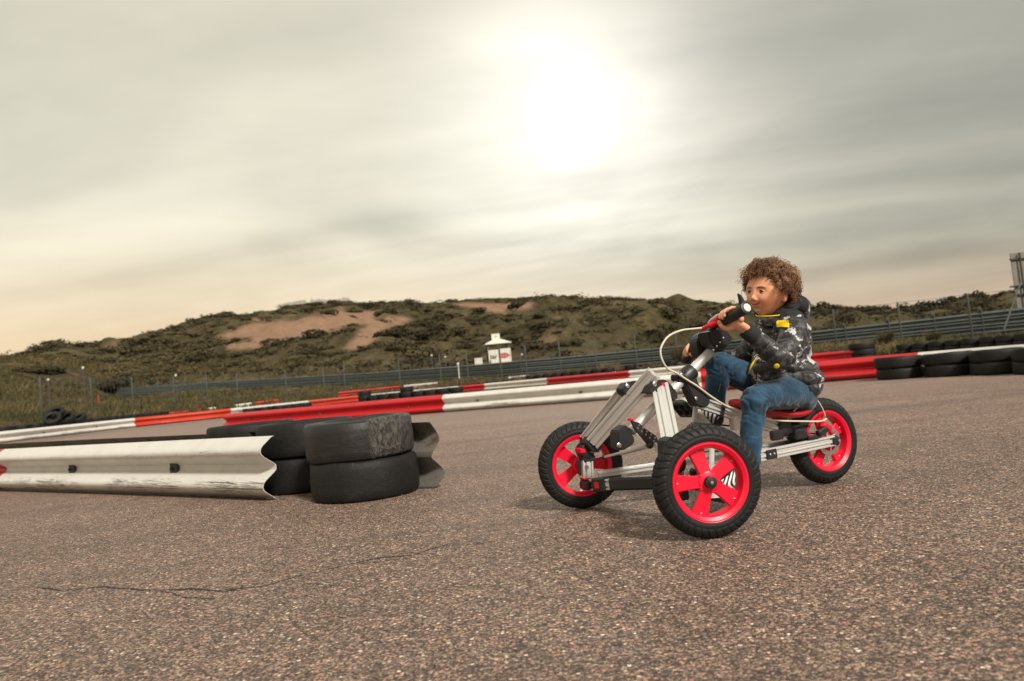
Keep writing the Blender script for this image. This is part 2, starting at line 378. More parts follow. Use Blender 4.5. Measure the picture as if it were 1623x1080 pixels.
g.out(c,.95,0,g.bump(g.m('ADD',a2,g.m('MULTIPLY',a3,.5)),.9,.35),.1); DUNE=m
to=tb.build('dunes',DUNE,smooth=180,fixn=False); setp(to,kind='structure')
at_=to.data.attributes.new('sand','FLOAT','POINT'); at_.data.foreach_set('value',SM)
# ================================================================ BARRIERS
def paint(name,col,rust=.5,dirt=(.03,.027,.022),amt=1.0):
    m,g=newmat(name); uv=g.coord('UV'); u,v,_=g.xyz(uv); co=g.coord('Object')
    s1=g.noise(g.comb(g.m('MULTIPLY',u,2.2),g.m('MULTIPLY',v,34),0.0),1.0,6,.62,dist=.6)
    s2=g.noise(g.comb(g.m('MULTIPLY',u,9),g.m('MULTIPLY',v,70),4.0),1.0,5,.6,dist=1.2)
    s3=g.noise(co,6,5,.6)
    lowb=g.m('MULTIPLY',g.range(v,.03,.12),g.range(v,.42,.26,0.0,1.0))
    topb=g.m('MULTIPLY',g.range(v,.60,.68),g.range(v,.84,.78,0.0,1.0))
    msk=g.m('MAXIMUM',g.m('MULTIPLY',lowb,1.0),g.m('MULTIPLY',topb,.55))
    patch=g.range(g.noise(co,1.3,3),.42,.6)
    th=g.m('SUBTRACT',.72,g.m('MULTIPLY',g.m('MULTIPLY',msk,patch),.17*amt))
    sc=g.range(s1,th,g.m('ADD',th,.035)); sc2=g.m('MULTIPLY',g.range(s2,g.m('SUBTRACT',th,.0),g.m('ADD',th,.03)),.8)
    scf=g.m('MAXIMUM',sc,sc2)
    grime=g.m('MULTIPLY',g.range(s3,.35,.75),.30)
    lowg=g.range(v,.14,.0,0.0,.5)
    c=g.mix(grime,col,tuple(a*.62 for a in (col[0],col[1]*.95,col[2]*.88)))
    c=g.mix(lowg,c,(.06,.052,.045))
    c=g.mix(g.m('MULTIPLY',scf,.88),c,dirt)
    c=g.mix(g.m('MULTIPLY',g.range(g.noise(co,30,4,.7),.66,.72),.5),c,(.12,.06,.035))
    g.out(c,g.m('MULTIPLY_ADD',s3,.3,.25),0,g.bump(g.m('ADD',g.noise(co,3.5,3),g.m('MULTIPLY',scf,.1)),.25,.02),.5); return m
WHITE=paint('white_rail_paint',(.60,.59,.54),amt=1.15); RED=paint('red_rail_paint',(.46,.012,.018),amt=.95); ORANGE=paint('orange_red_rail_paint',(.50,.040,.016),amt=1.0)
m,g=newmat('galvanised_steel'); co=g.coord('Object'); n=g.noise(co,9,5,.65); n2=g.noise(co,60,3)
g.out(g.mix(g.range(n,.48,.72),g.v('SCALE',(.21,.195,.17),g.m('MULTIPLY_ADD',n2,.5,.75)),(.10,.062,.04)),g.m('MULTIPLY_ADD',n,.35,.3),.55,g.bump(n,.2,.01)); GALV=m
simple('weathered_rail_steel',(.105,.125,.12),.55,.35,var=.25,scale=2)
simple('fence_post_steel',(.075,.082,.076),.6,.3,var=.2,scale=8)
simple('dark_steel',(.04,.038,.036),.6,.3,var=.3,scale=20)
PROF=[(0,.31),(.016,.306),(.066,.270),(.078,.258),(.083,.243),(.078,.226),(.064,.212),(.014,.178),(.002,.168),(0,.155),(.002,.142),(.014,.132),(.064,.098),(.078,.084),(.083,.067),(.078,.052),(.066,.040),(.016,.004),(0,0)]
def sweep(mb,path,facing,th=.004,prof=PROF,mi=0,off=0.0,u0=0.0,hs=1.0):
    """W-beam along a path of 3D points; facing = a point the bulges look towards"""
    path=[Vector(p) for p in path]; N=len(path); pr=list(prof)+[(d-th,v) for d,v in reversed(prof)]; n=len(pr); m_=len(prof); vs=[]; us=[u0]
    for a,b in zip(path,path[1:]): us.append(us[-1]+(b-a).length)
    fc=Vector(facing)
    for i,p in enumerate(path):
        t=(path[min(i+1,N-1)]-path[max(i-1,0)]); t.z=0; t.normalize(); nn=Vector((-t.y,t.x,0))
        if nn.dot(fc-p)<0: nn=-nn
        for d,v in pr: vs.append(p+nn*(d+off)+Vector((0,0,v*hs)))
    vv=[v/.31 for d,v in pr]
    fs=[];uv=[]
    for i in range(N-1):
        for j in range(n):
            k=(j+1)%n; fs.append((i*n+j,i*n+k,(i+1)*n+k,(i+1)*n+j)); uv.append(((us[i],vv[j]),(us[i],vv[k]),(us[i+1],vv[k]),(us[i+1],vv[j])))
    for e in (0,N-1):
        for j in range(m_-1):
            a,b=j,j+1; fs.append((e*n+a,e*n+b,e*n+n-1-b,e*n+n-1-a)); uv.append(((us[e],.5),)*4)
    mb.add(vs,fs,mi,uv)
def dense(path,step=.5,wob=0.0,seed=0):
    out=[]
    for a,b in zip(path,path[1:]):
        a=Vector(a);b=Vector(b); n=max(1,int((b-a).length/step))
        out+=[a.lerp(b,i/n) for i in range(n)]
    out.append(Vector(path[-1]))
    if wob:
        s=0
        for i,p in enumerate(out):
            s+=step; p.x+=wob*nz(s*.5,seed); p.y+=wob*nz(s*.5,seed+5); 
    return out
def cat(pts,n=8):
    """smooth interpolation through the surveyed points"""
    P=[Vector(p) for p in pts]; P=[P[0]*2-P[1]]+P+[P[-1]*2-P[-2]]; out=[]
    for i in range(1,len(P)-2):
        for k in range(n):
            t=k/n; a,b,c,d=P[i-1:i+3]
            out.append(.5*((2*b)+(c-a)*t+(2*a-5*b+4*c-d)*t*t+(3*b-a-3*c+d)*t**3))
    out.append(P[-2]); return out
def seg_between(path,px0,px1):
    out=[p for p in path if px0<=proj(p)[0]<=px1]; return out
CAMP=(0,0,0)
def bracket(mb,p,t,nn,h,w=.055,hh=.04):
    mb.box(Vector(p)+nn*.012+Vector((0,0,h)),(t,nn,(0,0,1)),(w,.018,hh),.004)
    mb.cyl(Vector(p)+nn*.02+Vector((-.01*t.x,-.01*t.y,h)),Vector(p)+nn*.032+Vector((-.01*t.x,-.01*t.y,h)),.011,8)
def barrier(label,path,runs,facing,group=None,off=0.0,brk=1.9,joint=True,base=None,name='crash_barrier'):
    """path: dense list of ground points sorted by px; runs: [(px0,px1,mat,label)]"""
    c=path[len(path)//2]; org=Vector((c.x,c.y,c.z)); root=empty(name,org,label=label,cat='barrier',group=group)
    for k,(a,b,mt,lb) in enumerate(runs):
        pp=seg_between(path,a,b)
        if len(pp)<2: continue
        mb=MB(org); t0=(pp[1]-pp[0]).normalized(); t1=(pp[-1]-pp[-2]).normalized()
        sweep(mb,[pp[0]-t0*.10]+pp+[pp[-1]+t1*.10],facing,off=off+(.0045 if k%2 else 0),u0=k*13.7)
        mb.build('rail',mt,root,smooth=38,label=lb)
        s=.6; acc=0; bb=MB(org); 
        for p,q in zip(pp,pp[1:]):
            acc+=(q-p).length
            if acc>s:
                s+=brk; t=(q-p).normalized(); t.z=0; nn=Vector((-t.y,t.x,0)); nn=nn if nn.dot(Vector(facing)-p)>0 else -nn
                b2=MB(org); bracket(b2,p+nn*off,t,nn,.155); b2.build('bracket',GALV,root,smooth=30)
    return root
# --- A: near barrier, front and rear rail
PA=[gp(-260,772),gp(-120,775),gp(0,777),gp(150,781),gp(300,786),gp(441,791.5)]
pathA=cat(PA,26)
orgA=gp(200,780); rA=empty('crash_barrier',orgA,label='nearest white crash barrier, scraped and dented, its cut end open beside the tyres',cat='barrier')
mb=MB(orgA); pw=[p for p in pathA if proj(p)[0]>=4]; 
for p in pw: p.z+=.004
sweep(mb,pw,CAMP); mb.build('rail',WHITE,rA,smooth=38,label='scuffed white rail with black scrape marks')
mb=MB(orgA); pr_=[p.copy() for p in pathA if proj(p)[0]<=3]; t=(pw[1]-pw[0]).normalized(); pr_.append(pw[0]+t*.08)
for p in pr_: p.z=.004
sweep(mb,pr_,CAMP,off=.007); mb.build('rail',RED,rA,smooth=38,label='red rail lapped over the white one')
for px_ in (120,281,-90):
    p=min(pathA,key=lambda q:abs(proj(q)[0]-px_)); i=pathA.index(p); t=(pathA[i+1]-p).normalized(); nn=Vector((t.y,-t.x,0)); nn=nn if nn.y<0 else -nn
    b=MB(orgA); bracket(b,(p.x,p.y,.004),t,nn,.150,.075,.062); b.build('bracket',MATS['dark_steel'],rA,smooth=30)
b=MB(orgA); p=pathA[26*2]; t=(pathA[53]-p).normalized(); nn=Vector((t.y,-t.x,0)); nn=nn if nn.y<0 else -nn
b.lathe([(.018,0),(.030,0),(.032,.004),(.030,.008),(.018,.008)],p-t*.12+nn*.012+Vector((0,0,.155)),nn,18); b.build('washer',GALV,rA,smooth=30)
# rear rail of the near barrier: its back looks at the camera
Q=[pd(-260,688,9.0),pd(-100,697,7.6),pd(0,701,6.85),pd(150,697,5.55),pd(333,688,4.35),pd(480,678,3.82),pd(600,675,3.53),pd(686,679,3.34)]
Q=[Vector((q.x,q.y,.012)) for q in Q]
pathR=cat(Q,14); orgR=Vector((Q[4].x,Q[4].y,0)); rR=empty('crash_barrier',orgR,label='bare rusty rear rail of the near barrier, its bent end showing right of the tyres',cat='barrier')
N=len(pathR); fc=Vector((0,40,0))
mb=MB(orgR); th=.004; pr=list(PROF)+[(d-th,v) for d,v in reversed(PROF)]; n=len(pr)
for i,p in enumerate(pathR):
    t=(pathR[min(i+1,N-1)]-pathR[max(i-1,0)]).normalized(); nn=Vector((-t.y,t.x,0)); nn=nn if nn.y>0 else -nn
    e=.35*max(0,(i-(N-16))/15)**2
    for d_,v in pr:
        mb.V.append(tuple(p+nn*(d_-.04+e*.05)+Vector((0,0,v*(1-.05*e)))+t*(e*.045*math.sin(v/.31*PI*4+.4)-e*.03*(v/.31))))
for i in range(N-1):
    for j in range(n): mb.Fc.append((i*n+j,i*n+(j+1)%n,(i+1)*n+(j+1)%n,(i+1)*n+j)); mb.MI.append(0)
for e in (0,N-1):
    for j in range(len(PROF)-1): mb.Fc.append((e*n+j,e*n+j+1,e*n+n-2-j,e*n+n-1-j)); mb.MI.append(0)
mb.build('rail',GALV,rR,smooth=38)
for (hv,bk) in ((.235,.075),(.075,.075),(.155,.11)):
    b=MB(orgR); p=pathR[-1]; t=(pathR[-1]-pathR[-2]).normalized(); nn=Vector((t.y,-t.x,0)); nn=nn if nn.y<0 else -nn
    dd=.083 if hv!=.155 else 0
    b.lathe([(.0,0),(.009,0),(.012,.003),(.009,.005),(0,.005)],p-t*bk-nn*(dd-.041+.05*.7)+nn*.006+Vector((0,0,hv)),nn,14); b.build('bolt',MATS['galvanised_steel'],rR,smooth=30)
# --- B: long middle barrier
zB=[(362,14.45),(470,13.6),(590,12.95),(710,12.3),(840,11.6),(961,11.05),(1110,10.65),(1292,10.15),(1385,9.85),(1480,9.35),(1560,8.75),(1623,8.15),(1720,7.3),(1850,6.4)]
B=[]
for px_,z in zB:
    r_=ray(px_,hor(px_)); B.append(Vector((r_.x*z,z,.004)))
pathB=cat(B,26)
barrier('long red and white crash barrier across the middle of the track, behind the kart',pathB,[(355,711,RED,'scratched red rail'),(711,1108,WHITE,'white rail with grey scrapes'),(1108,1470,RED,'glossy red rail'),(1470,1900,WHITE,'white rail behind the tyre stacks')],CAMP)
pb=[p+Vector((.30,.42,0)) for p in pathB]
barrier('bare steel rail closing the back of the long middle barrier',[p for p in pb],[(340,1900,MATS['dark_steel'],None)],(0,60,0),brk=900)
# --- C
zC=[(-260,15.5),(-120,16.8),(0,18.2),(105,20.4),(210,22.6),(290,23.6),(365,24.6),(430,27),(490,30),(570,33.5),(650,34),(730,32.8),(800,31),(870,28.8),(935,26.8),(1000,25),(1110,23.5),(1200,22.8),(1293,22.2),(1356,21.2)]
Cc=[]
for px_,z in zC:
    r_=ray(px_,hor(px_)); Cc.append(Vector((r_.x*z,z,.055)))
pathC=cat(Cc,14)
barrier('second crash barrier further back, white, orange red and red rails in turn',pathC,[(-300,212,WHITE,None),(212,366,ORANGE,'orange red rail'),(366,487,WHITE,None),(487,572,ORANGE,'bright orange red rail'),(572,730,WHITE,None),(730,768,RED,None),(768,870,WHITE,None),(870,1001,RED,None),(1001,1110,WHITE,None),(1110,1360,RED,None)],CAMP,brk=2.0)
# --- E: farthest thin rails on the grass edge
def erail(label,pts,runs):
    P=[pd(px_,y,z)-Vector((0,0,.31)) for px_,y,z in pts]; P=cat(P,10); c=P[len(P)//2]
    root=empty('crash_barrier',c,label=label,cat='barrier')
    for k,(a,b,mt) in enumerate(runs):
        pp=seg_between(P,a,b)
        if len(pp)>1: mb=MB(c); sweep(mb,pp,CAMP,off=.004*(k%2)); mb.build('rail',mt,root,smooth=38)
    for p in P[::12]:
        mb=MB(c); mb.box(p+Vector((0,.05,.02)),((1,0,0),(0,1,0),(0,0,1)),(.08,.06,.6),.005); mb.build('post',MATS['dark_steel'],root)
erail('thin far red and white rail at the grass edge on the left',[(-120,683,25.5),(20,675,26.5),(140,665,30),(255,655.5,35.5),(373,641.5,40),(447,632,42)],[(-120,325,RED),(325,352,WHITE),(352,373,MATS['dark_steel']),(373,404,WHITE),(404,447,ORANGE)])
erail('thin far red and white rail above the heap of black tyres',[(536,622,43),(590,616,43.5),(640,611,44),(700,605.5,43.5)],[(536,640,RED),(640,700,WHITE)])
erail('short far white rail seen right of the tyre heap, above the second barrier',[(806,597.5,40),(825,595.6,40),(840,594,40)],[(800,840,WHITE)])
erail('far rail along the right grass edge, red then white, behind low tyres',[(1290,556,27),(1420,549,25),(1520,540.5,23.5),(1568,536,22.8),(1623,530.5,22),(1760,519,20)],[(1420,1568,RED),(1568,1760,WHITE)])
# ================================================================ TYRES
m,g=newmat('old_rubber'); co=g.coord('Object'); x,y,z=g.xyz(co); n1=g.noise(co,7,6,.68); n2=g.noise(co,38,5,.65)
mus=g.noise(g.v('MULTIPLY',co,(16,16,60)),1,5,.7)
dust=g.range(n1,.50,.70); c=g.mix(g.m('MULTIPLY',dust,.28),(.0085,.0082,.008),(.034,.030,.027))
c=g.mix(g.m('MULTIPLY',g.range(n2,.62,.74),.3),c,(.12,.105,.09)); c=g.mix(g.range(mus,.60,.72,0.0,.35),c,(.004,.004,.004))
g.out(c,g.m('MULTIPLY_ADD',n1,.35,.45),0,g.bump(g.m('ADD',n2,mus),.55,.004),.3); RUB=m
# the topmost near tyre: worn, with a grey flaking patch round part of its tread
m,g=newmat('flaking_rubber'); co=g.coord('Object'); n1=g.noise(co,7,6,.68); n2=g.noise(g.v('MULTIPLY',co,(1,1,.45)),46,6,.75,dist=1.5)
geo=g.t.nodes.new('ShaderNodeTexCoord').outputs['Object']; x,y,z=g.xyz(co)
an=g.m('ARCTAN2',y,x); an=g.m('ADD',an,g.m('MULTIPLY',n1,.25)); pt=g.m('MULTIPLY',g.range(an,-1.10,-.98),g.range(an,.15,.35,1.0,0.0))
c=g.mix(g.m('MULTIPLY',g.range(n1,.5,.7),.35),(.010,.0095,.009),(.04,.035,.031))
fl=g.m('MULTIPLY',pt,g.range(n2,.44,.56)); c=g.mix(g.m('MULTIPLY',fl,.8),c,(.115,.103,.09))
st=g.noise(g.v('MULTIPLY',co,(3,3,9)),2,5,.7); c=g.mix(g.m('MULTIPLY',g.range(st,.62,.75),.35),c,(.22,.20,.17))
g.out(c,g.m('MULTIPLY_ADD',n1,.3,.36),0,g.bump(g.m('ADD',g.m('MULTIPLY',n2,g.m('ADD',g.m('MULTIPLY',pt,2.2),.4)),st),.9,.005),.5); RUBF=m
def tyre_prof(R=.255,W=.182,r=.135,n=3):
    h=W/2
    return [(R,-h*.5),(R+.002,0),(R,h*.5),(R-.003,h*.84),(R-.012,h*.965),(R-.04,h*1.0),(R-.075,h*.985),(R-.078,h*.955),(r+.02,h*.86),(r+.004,h*.80),(r,h*.66),(r+.006,h*.55),(r+.03,h*.62),(R-.03,h*.75),(R-.012,h*.4),(R-.012,-h*.4),(R-.03,-h*.75),(r+.03,-h*.62),(r+.006,-h*.55),(r,-h*.66),(r+.004,-h*.80),(r+.02,-h*.86),(R-.078,-h*.955),(R-.075,-h*.985),(R-.04,-h),(R-.012,-h*.965),(R-.003,-h*.84)]
def mk_tyre(mt,seg,fn=None,name='tyre',R=.255,W=.182):
    mb=MB(); mb.lathe(tyre_prof(R,W),(0,0,0),(0,0,1),seg,closed=True,fn=fn); return mb.build(name,mt,smooth=60)
_rt=random.Random(5)
def lump(seed,a=.0035):
    def f(an,j,rr,h):
        k=nz(math.cos(an)*1.6+seed,math.sin(an)*1.6,seed); return rr+a*2*k*(1 if rr>.2 else .3), h+a*1.5*nz(math.cos(an)*1.2,math.sin(an)*1.2+seed,3)
    return f
def put(o,loc,rot=(0,0,0),sc=1.0,**k):
    o.location=loc; o.rotation_euler=rot; o.scale=(sc,)*3 if not hasattr(sc,'__len__') else sc; return setp(o,**k)
h=.091
# near stacks between the rails
near=[]
gA='worn tyres stacked in pairs between the near rails'
c1=pd(571,700,3.36); c1=Vector((c1.x,c1.y,0))
t=mk_tyre(RUB,96,lump(1)); put(t,(c1.x+.012,c1.y,.0915),(0,0,.4),1,label='lower black tyre of the nearest pair, resting on the asphalt',cat='tyre')
t=mk_tyre(RUBF,96,lump(2)); put(t,(c1.x-.004,c1.y+.004,.275),(math.radians(.8),math.radians(-1.2),math.radians(0)),1,label='upper tyre of the nearest pair, grey flaking rubber on its right side',cat='tyre')
c2=Vector((c1.x-.405,c1.y+.46,0)); c3=Vector((c1.x-.86,c1.y+.90,0))
t0=mk_tyre(RUB,72,lump(3)); put(t0,(c2.x,c2.y,.0915),(0,0,1),1,label='lower tyre of the second pair, in shadow behind the open white rail',cat='tyre')
t=t0.copy(); C.objects.link(t); put(t,(c2.x+.01,c2.y-.01,.274),(0,.012,2.2),1,label='upper tyre of the second pair, just behind the end of the white rail',cat='tyre')
t=t0.copy(); C.objects.link(t); put(t,(c3.x,c3.y,.0915),(0,0,2),1,label='lower tyre of the third pair, hidden behind the white rail',cat='tyre')
t=t0.copy(); C.objects.link(t); put(t,(c3.x+.0,c3.y,.274),(.01,0,4.2),1,label='upper tyre of the third pair, leftmost showing above the white rail',cat='tyre')
# far tyres
TY=[mk_tyre(RUB,30,lump(10+i,.006),'tyre') for i in range(3)]
for o in TY: o.location=(0,0,-50)
simple('tyre_pale_top',(.16,.145,.125),.8,var=.4,scale=20)
first=[True,True,True]
ORD=['first','second','third','fourth','fifth','sixth','seventh','eighth','ninth','tenth','eleventh','twelfth','thirteenth','fourteenth','fifteenth','sixteenth','seventeenth','eighteenth','nineteenth','twentieth','twenty-first','twenty-second','twenty-third']
def lab(kind,where,high=2):
    def f(k,j):
        lv='' if high==1 else (('bottom ','middle ','top ')[j] if high==3 else ('lower ','upper ','topmost ')[j])
        return '%s%s tyre, %s from left %s'%(lv,kind,ORD[k],where)
    return f
def tyre(loc,label,group,sc=1.0,tilt=.02,rot=None):
    k=_rt.randrange(3)
    if first[k]: o=TY[k]; first[k]=False
    else: o=TY[k].copy(); C.objects.link(o)
    return put(o,loc,rot or (_rt.uniform(-tilt,tilt),_rt.uniform(-tilt,tilt),_rt.uniform(0,6.28)),sc,label=label,cat='tyre',group=group)
def at(px,z): r_=ray(px,hor(px)); return r_.x*z,z
def row(pts,highs,label,group,sc=1.0,sp=.52,base=None,jit=.03):
    P=[Vector((*at(px_,z),0)) for px_,z in pts]; L=[0]
    for a,b in zip(P,P[1:]): L.append(L[-1]+(b-a).length)
    s=0;k=0; n=0
    while s<L[-1]:
        i=max(j for j in range(len(L)-1) if L[j]<=s); q=P[i].lerp(P[i+1],(s-L[i])/(L[i+1]-L[i]))
        hh=highs if isinstance(highs,int) else highs[k%len(highs)]
        s0=sc[0] if hasattr(sc,'__len__') else sc; s2=sc[2] if hasattr(sc,'__len__') else sc
        for j in range(hh):
            z0=max(0,terr(q.x,q.y)) if base is None else base
            tyre((q.x+_rt.uniform(-jit,jit),q.y+_rt.uniform(-jit,jit),z0+.0915*s2+j*.1835*s2),label if isinstance(label,str) else label(k,j),group,sc); n+=1
        s+=sp*s0*_rt.uniform(1.0,1.06); k+=1
    return n
nt=0
def lab_front(k,j):
    nm=['first','second','third','fourth','fifth','sixth','seventh','eighth'][k]
    return ('upper' if j else 'lower')+' tyre of the %s stack from the left in the row against the long barrier, right'%nm
nt+=row([(1420,9.22),(1490,8.82),(1562,8.32),(1640,7.65),(1780,6.6)],2,lab('worn road','in the stacks against the long barrier'),'tyre stacks against the right part of the long barrier',sc=(1.08,1.08,.80),sp=.535,base=0,jit=.008)
nt+=row([(-20,20.6),(75,22.8),(150,25.2),(258,31)],3,lab('dark','behind the far left rail',3),'low tyres behind the second barrier, left',sc=(1,1,.9),base=0,sp=.56)
for (px_,y_,z_,rx,ry,lb) in ((83,664,22.0,.80,.25,'tyre leaning on edge in the left pile, front left one'),(107,663,22.3,.75,-.3,'tyre leaning on edge in the left pile, front right one'),(89,654.5,22.3,.6,.1,'tyre lying tilted on top of the small pile at left'),(125,664,23.4,.5,-.25,'tilted tyre right of the small pile at left')):
    p=pd(px_,y_,z_); tyre((p.x,p.y,max(p.z,.1)),lb,None,1.0,rot=(rx,ry,.1))
nt+=row([(396,24.4),(440,25.2),(494,27.2)],2,lab('small black','before the white rail at left centre'),'tyres in front of the second barrier, left of centre',sc=(1,1,.85),base=0)
nt+=row([(577,27.2),(600,26.8),(640,26.4),(690,25.8),(733,25.6)],[3,2,2,2,3,2,2,2,2,2,2],lab('black','in the far heap above the long red rail'),'heap of tyres before the second barrier',base=0,sp=.5)
nt+=row([(508,40),(540,40),(572,40)],1,lab('dark','in the short row behind the bright orange rail',1),'short low row behind the orange red rail',base=.15)
nt+=row([(700,37),(760,36.5),(808,36)],2,lab('black','in the far row below the white hut'),'tyre row behind the second barrier, centre',base=.06)
nt+=row([(842,33.5),(880,32.6),(930,31.6),(980,30.6)],[3,3,3],lab('black','behind the far centre red rail',3),'stacks behind the red rail left of the kart',base=.0)
nt+=row([(984,31),(1040,29.5),(1110,28)],[2,3,2,2],lab('dusty','in the far row seen past the kart frame'),'dusty tyres seen through the kart frame',base=.05)
nt+=row([(1286,25.2),(1318,24.6),(1348,24)],2,lab('black','in the low row just behind the boy'),'low tyre row just behind the boy',base=.04)
nt+=row([(1366,21.3),(1406,20.85)],3,lab('wide black','in the tall stacks behind the boy',3),'tall stacks right of the red rail end',sc=(1.45,1.45,1.0),sp=.50,base=.0)
nt+=row([(1432,21.2),(1500,19.9),(1570,18.6),(1640,17.3),(1700,16.3)],2,lab('black','along the right grass edge'),'double tyre row along the right grass edge',base=.03)
print('tyres',nt)
# rail end buffer
# ================================================================ GUARDRAIL, FENCE, HUT, SIGNS
def apath(px0,px1,step,zf,hf):
    out=[];a0=ray(px0,hor(px0)).x;a1=ray(px1,hor(px1)).x; a=a0
    while a<a1:
        z=float(zf(a)); p=Vector((a*z,z,0)); p.z=hf(p.x,p.y); out.append(p); a+=step/z
    return out
gr=apath(170,1800,2.0,rail_z,lambda x,y:base_h(x,y)+.02)
hs=[p.z for p in gr]
for i,p in enumerate(gr): p.z=sum(hs[max(0,i-6):i+7])/len(hs[max(0,i-6):i+7])
org=gr[len(gr)//2].copy(); G0=empty('guardrail',org,label='long three-beam steel guardrail running along the foot of the dunes',cat='guardrail')
RAILW=MATS['weathered_rail_steel']
for k,hz in enumerate((.60,.31,.02)):
    mb=MB(org); sweep(mb,[p+Vector((0,0,hz)) for p in gr],CAMP,prof=PROF[::2]+[PROF[-1]] if len(PROF)%2==0 else PROF[::2]); mb.build('beam',RAILW,G0,smooth=40)
for i,p in enumerate(gr[::max(1,len(gr)//62)]):
    mb=MB(org); t=Vector((1,0,0)); mb.box(p+Vector((0,.06,.45)),(t,(0,1,0),(0,0,1)),(.10,.12,1.35),.01); mb.box(p+Vector((0,-.045,.52)),(t,(0,1,0),(0,0,1)),(.05,.10,1.05),.01); mb.build('post',MATS['fence_post_steel'],G0)
# catch fence in front of it
FP=[(-60,31.5),(67,34.5),(147,36.5),(212,40),(278,44),(330,45),(378,43.5),(455,44),(515,44.5),(548,45),(635,43.5),(700,41.5),(743,41.5),(796,40.5),(836,40),(890,39),(946,38.3),(1010,37),(1075,36),(1140,34.5),(1200,33.5),(1262,32.5),(1327,31),(1430,28.6),(1541,26.8),(1648,24.6),(1760,22)]
fz=lambda a:float(np.interp(a,[ray(p,hor(p)).x for p,_ in FP],[z-.9 for _,z in FP]))
posts=[]
for px_,z in FP:
    a=ray(px_,hor(px_)).x; z-=.9; posts.append(Vector((a*z,z,base_h(a*z,z)-.05)))
org=posts[12].copy(); F0=empty('wire_fence',org,label='tall see-through wire fence on slim steel posts in front of the guardrail',cat='fence')
FH=lambda p:float(np.interp(p.x/p.y,[0,.35],[2.05,1.72]))
for p in posts:
    mb=MB(org); mb.cyl(p+Vector((0,0,-.1)),p+Vector((0,0,FH(p)+.05)),.038,8,.006); mb.build('post',MATS['fence_post_steel'],F0,smooth=40)
simple('wire',(.10,.105,.10),.6,.3)
for a,b in zip(posts,posts[1:]):
    mb=MB(org); L=(b-a).length; tt=(b-a).normalized(); up=Vector((0,0,1)); nn=tt.cross(up)
    fine=a.x>9; sp=.15 if fine else .30; wr=.0032 if fine else .006; H_=FH((a+b)/2)-.1; nh=int(H_/(.15 if fine else .25))
    for k in range(nh+1):
        h_=.12+H_*k/nh; rr=.011 if k==nh else wr
        mb.box((a+b)/2+up*h_,(tt,nn,up),(L,rr,rr))
    n=int(L/sp)
    for k in range(1,n): mb.box(a.lerp(b,k/n)+up*(.12+H_/2),(tt,nn,up),(wr,wr,H_))
    mb.build('wire_panel',MATS['wire'],F0)
# marshal hut
simple('white_sheet',(.62,.60,.52),.6,var=.12,scale=1.5); simple('hut_frame',(.16,.15,.13),.7,var=.2,scale=2); simple('sign_black',(.015,.015,.015),.5); simple('sign_red',(.42,.02,.03),.5)
hz=70.0; hx=ray(788,604).x*hz; hb=terr(hx,hz)-.1; org=Vector((hx,hz,hb)); yaw=.12
ux=Vector((math.cos(yaw),math.sin(yaw),0)); uy=Vector((-math.sin(yaw),math.cos(yaw),0)); uz=Vector((0,0,1))
pxm=hz/1100
def HP(px,py,dy=0): 
    p=pd(px,py,hz); return p
H0=empty('marshal_hut',org,label='small white-roofed marshal hut with lettered panels beyond the guardrail',cat='hut')
ztop=HP(789,545).z; zroof=HP(789,537.5).z; zbot=HP(789,577).z; zpan=HP(789,555).z
c=Vector((HP(789,560).x,hz,0))
mb=MB(org)
w_=1.33; 
vs=[c+ux*i*w_+uy*j*w_+uz*(ztop-.0) for i,j in((-1,-1),(1,-1),(1,1),(-1,1))]+[c+ux*i*.30+uy*j*.30+uz*zroof for i,j in((-1,-1),(1,-1),(1,1),(-1,1))]+[c+ux*i*w_+uy*j*w_+uz*(ztop-.07) for i,j in((-1,-1),(1,-1),(1,1),(-1,1))]
mb.add(vs,[(0,1,5,4),(1,2,6,5),(2,3,7,6),(3,0,4,7),(4,5,6,7),(8,9,1,0),(9,10,2,1),(10,11,3,2),(11,8,0,3),(11,10,9,8)]); mb.build('roof',MATS['white_sheet'],H0)
mb=MB(org); mb.box(c+ux*-.1+uz*(zroof+.24)-uy*.33,(ux,uy,uz),(.84,.08,.56),.01); bo=mb.build('number_board',MATS['white_sheet'],H0)
mb=MB(org); mb.box(c+ux*-.1+uz*(zroof+.24)-uy*.375,(ux,uy,uz),(.20,.012,.10),.003); mb.build('number',MATS['hut_frame'],bo)
for i in(-1,1):
    for j in(-1,1):
        mb=MB(org); b_=c+ux*i*1.02+uy*j*1.0; mb.box(b_+uz*((hb+ztop)/2-.05),(ux,uy,uz),(.09,.09,ztop-hb),.01); mb.build('post',MATS['hut_frame'],H0)
mb=MB(org); mb.box(c+uz*(zbot-.1),(ux,uy,uz),(2.1,2.1,.12),.01); mb.build('floor',MATS['hut_frame'],H0)
mb=MB(org); mb.box(c+uy*1.03+uz*(zbot+.6),(ux,uy,uz),(2.0,.04,1.3),.01); mb.build('back_wall',MATS['hut_frame'],H0)
pl_=[]
for i,(x0,x1) in enumerate(((-1.04,-.04),(.04,1.2))):
    mb=MB(org); mb.box(c+ux*(x0+x1)/2-uy*1.09+uz*((zpan+zbot)/2+(.05 if i else 0)),(ux,uy,uz),(x1-x0,.04,zpan-zbot),.008); pl_.append(mb.build('panel',MATS['white_sheet'],H0))
tc=bpy.data.curves.new('tmp','FONT'); tc.body='tar'; tc.size=.62; tc.extrude=.012; tc.align_x='LEFT'; tc.offset=.012
to_=bpy.data.objects.new('tmp',tc); C.objects.link(to_); bpy.context.view_layer.update()
me=bpy.data.meshes.new_from_object(to_.evaluated_get(bpy.context.evaluated_depsgraph_get())); bpy.data.objects.remove(to_)
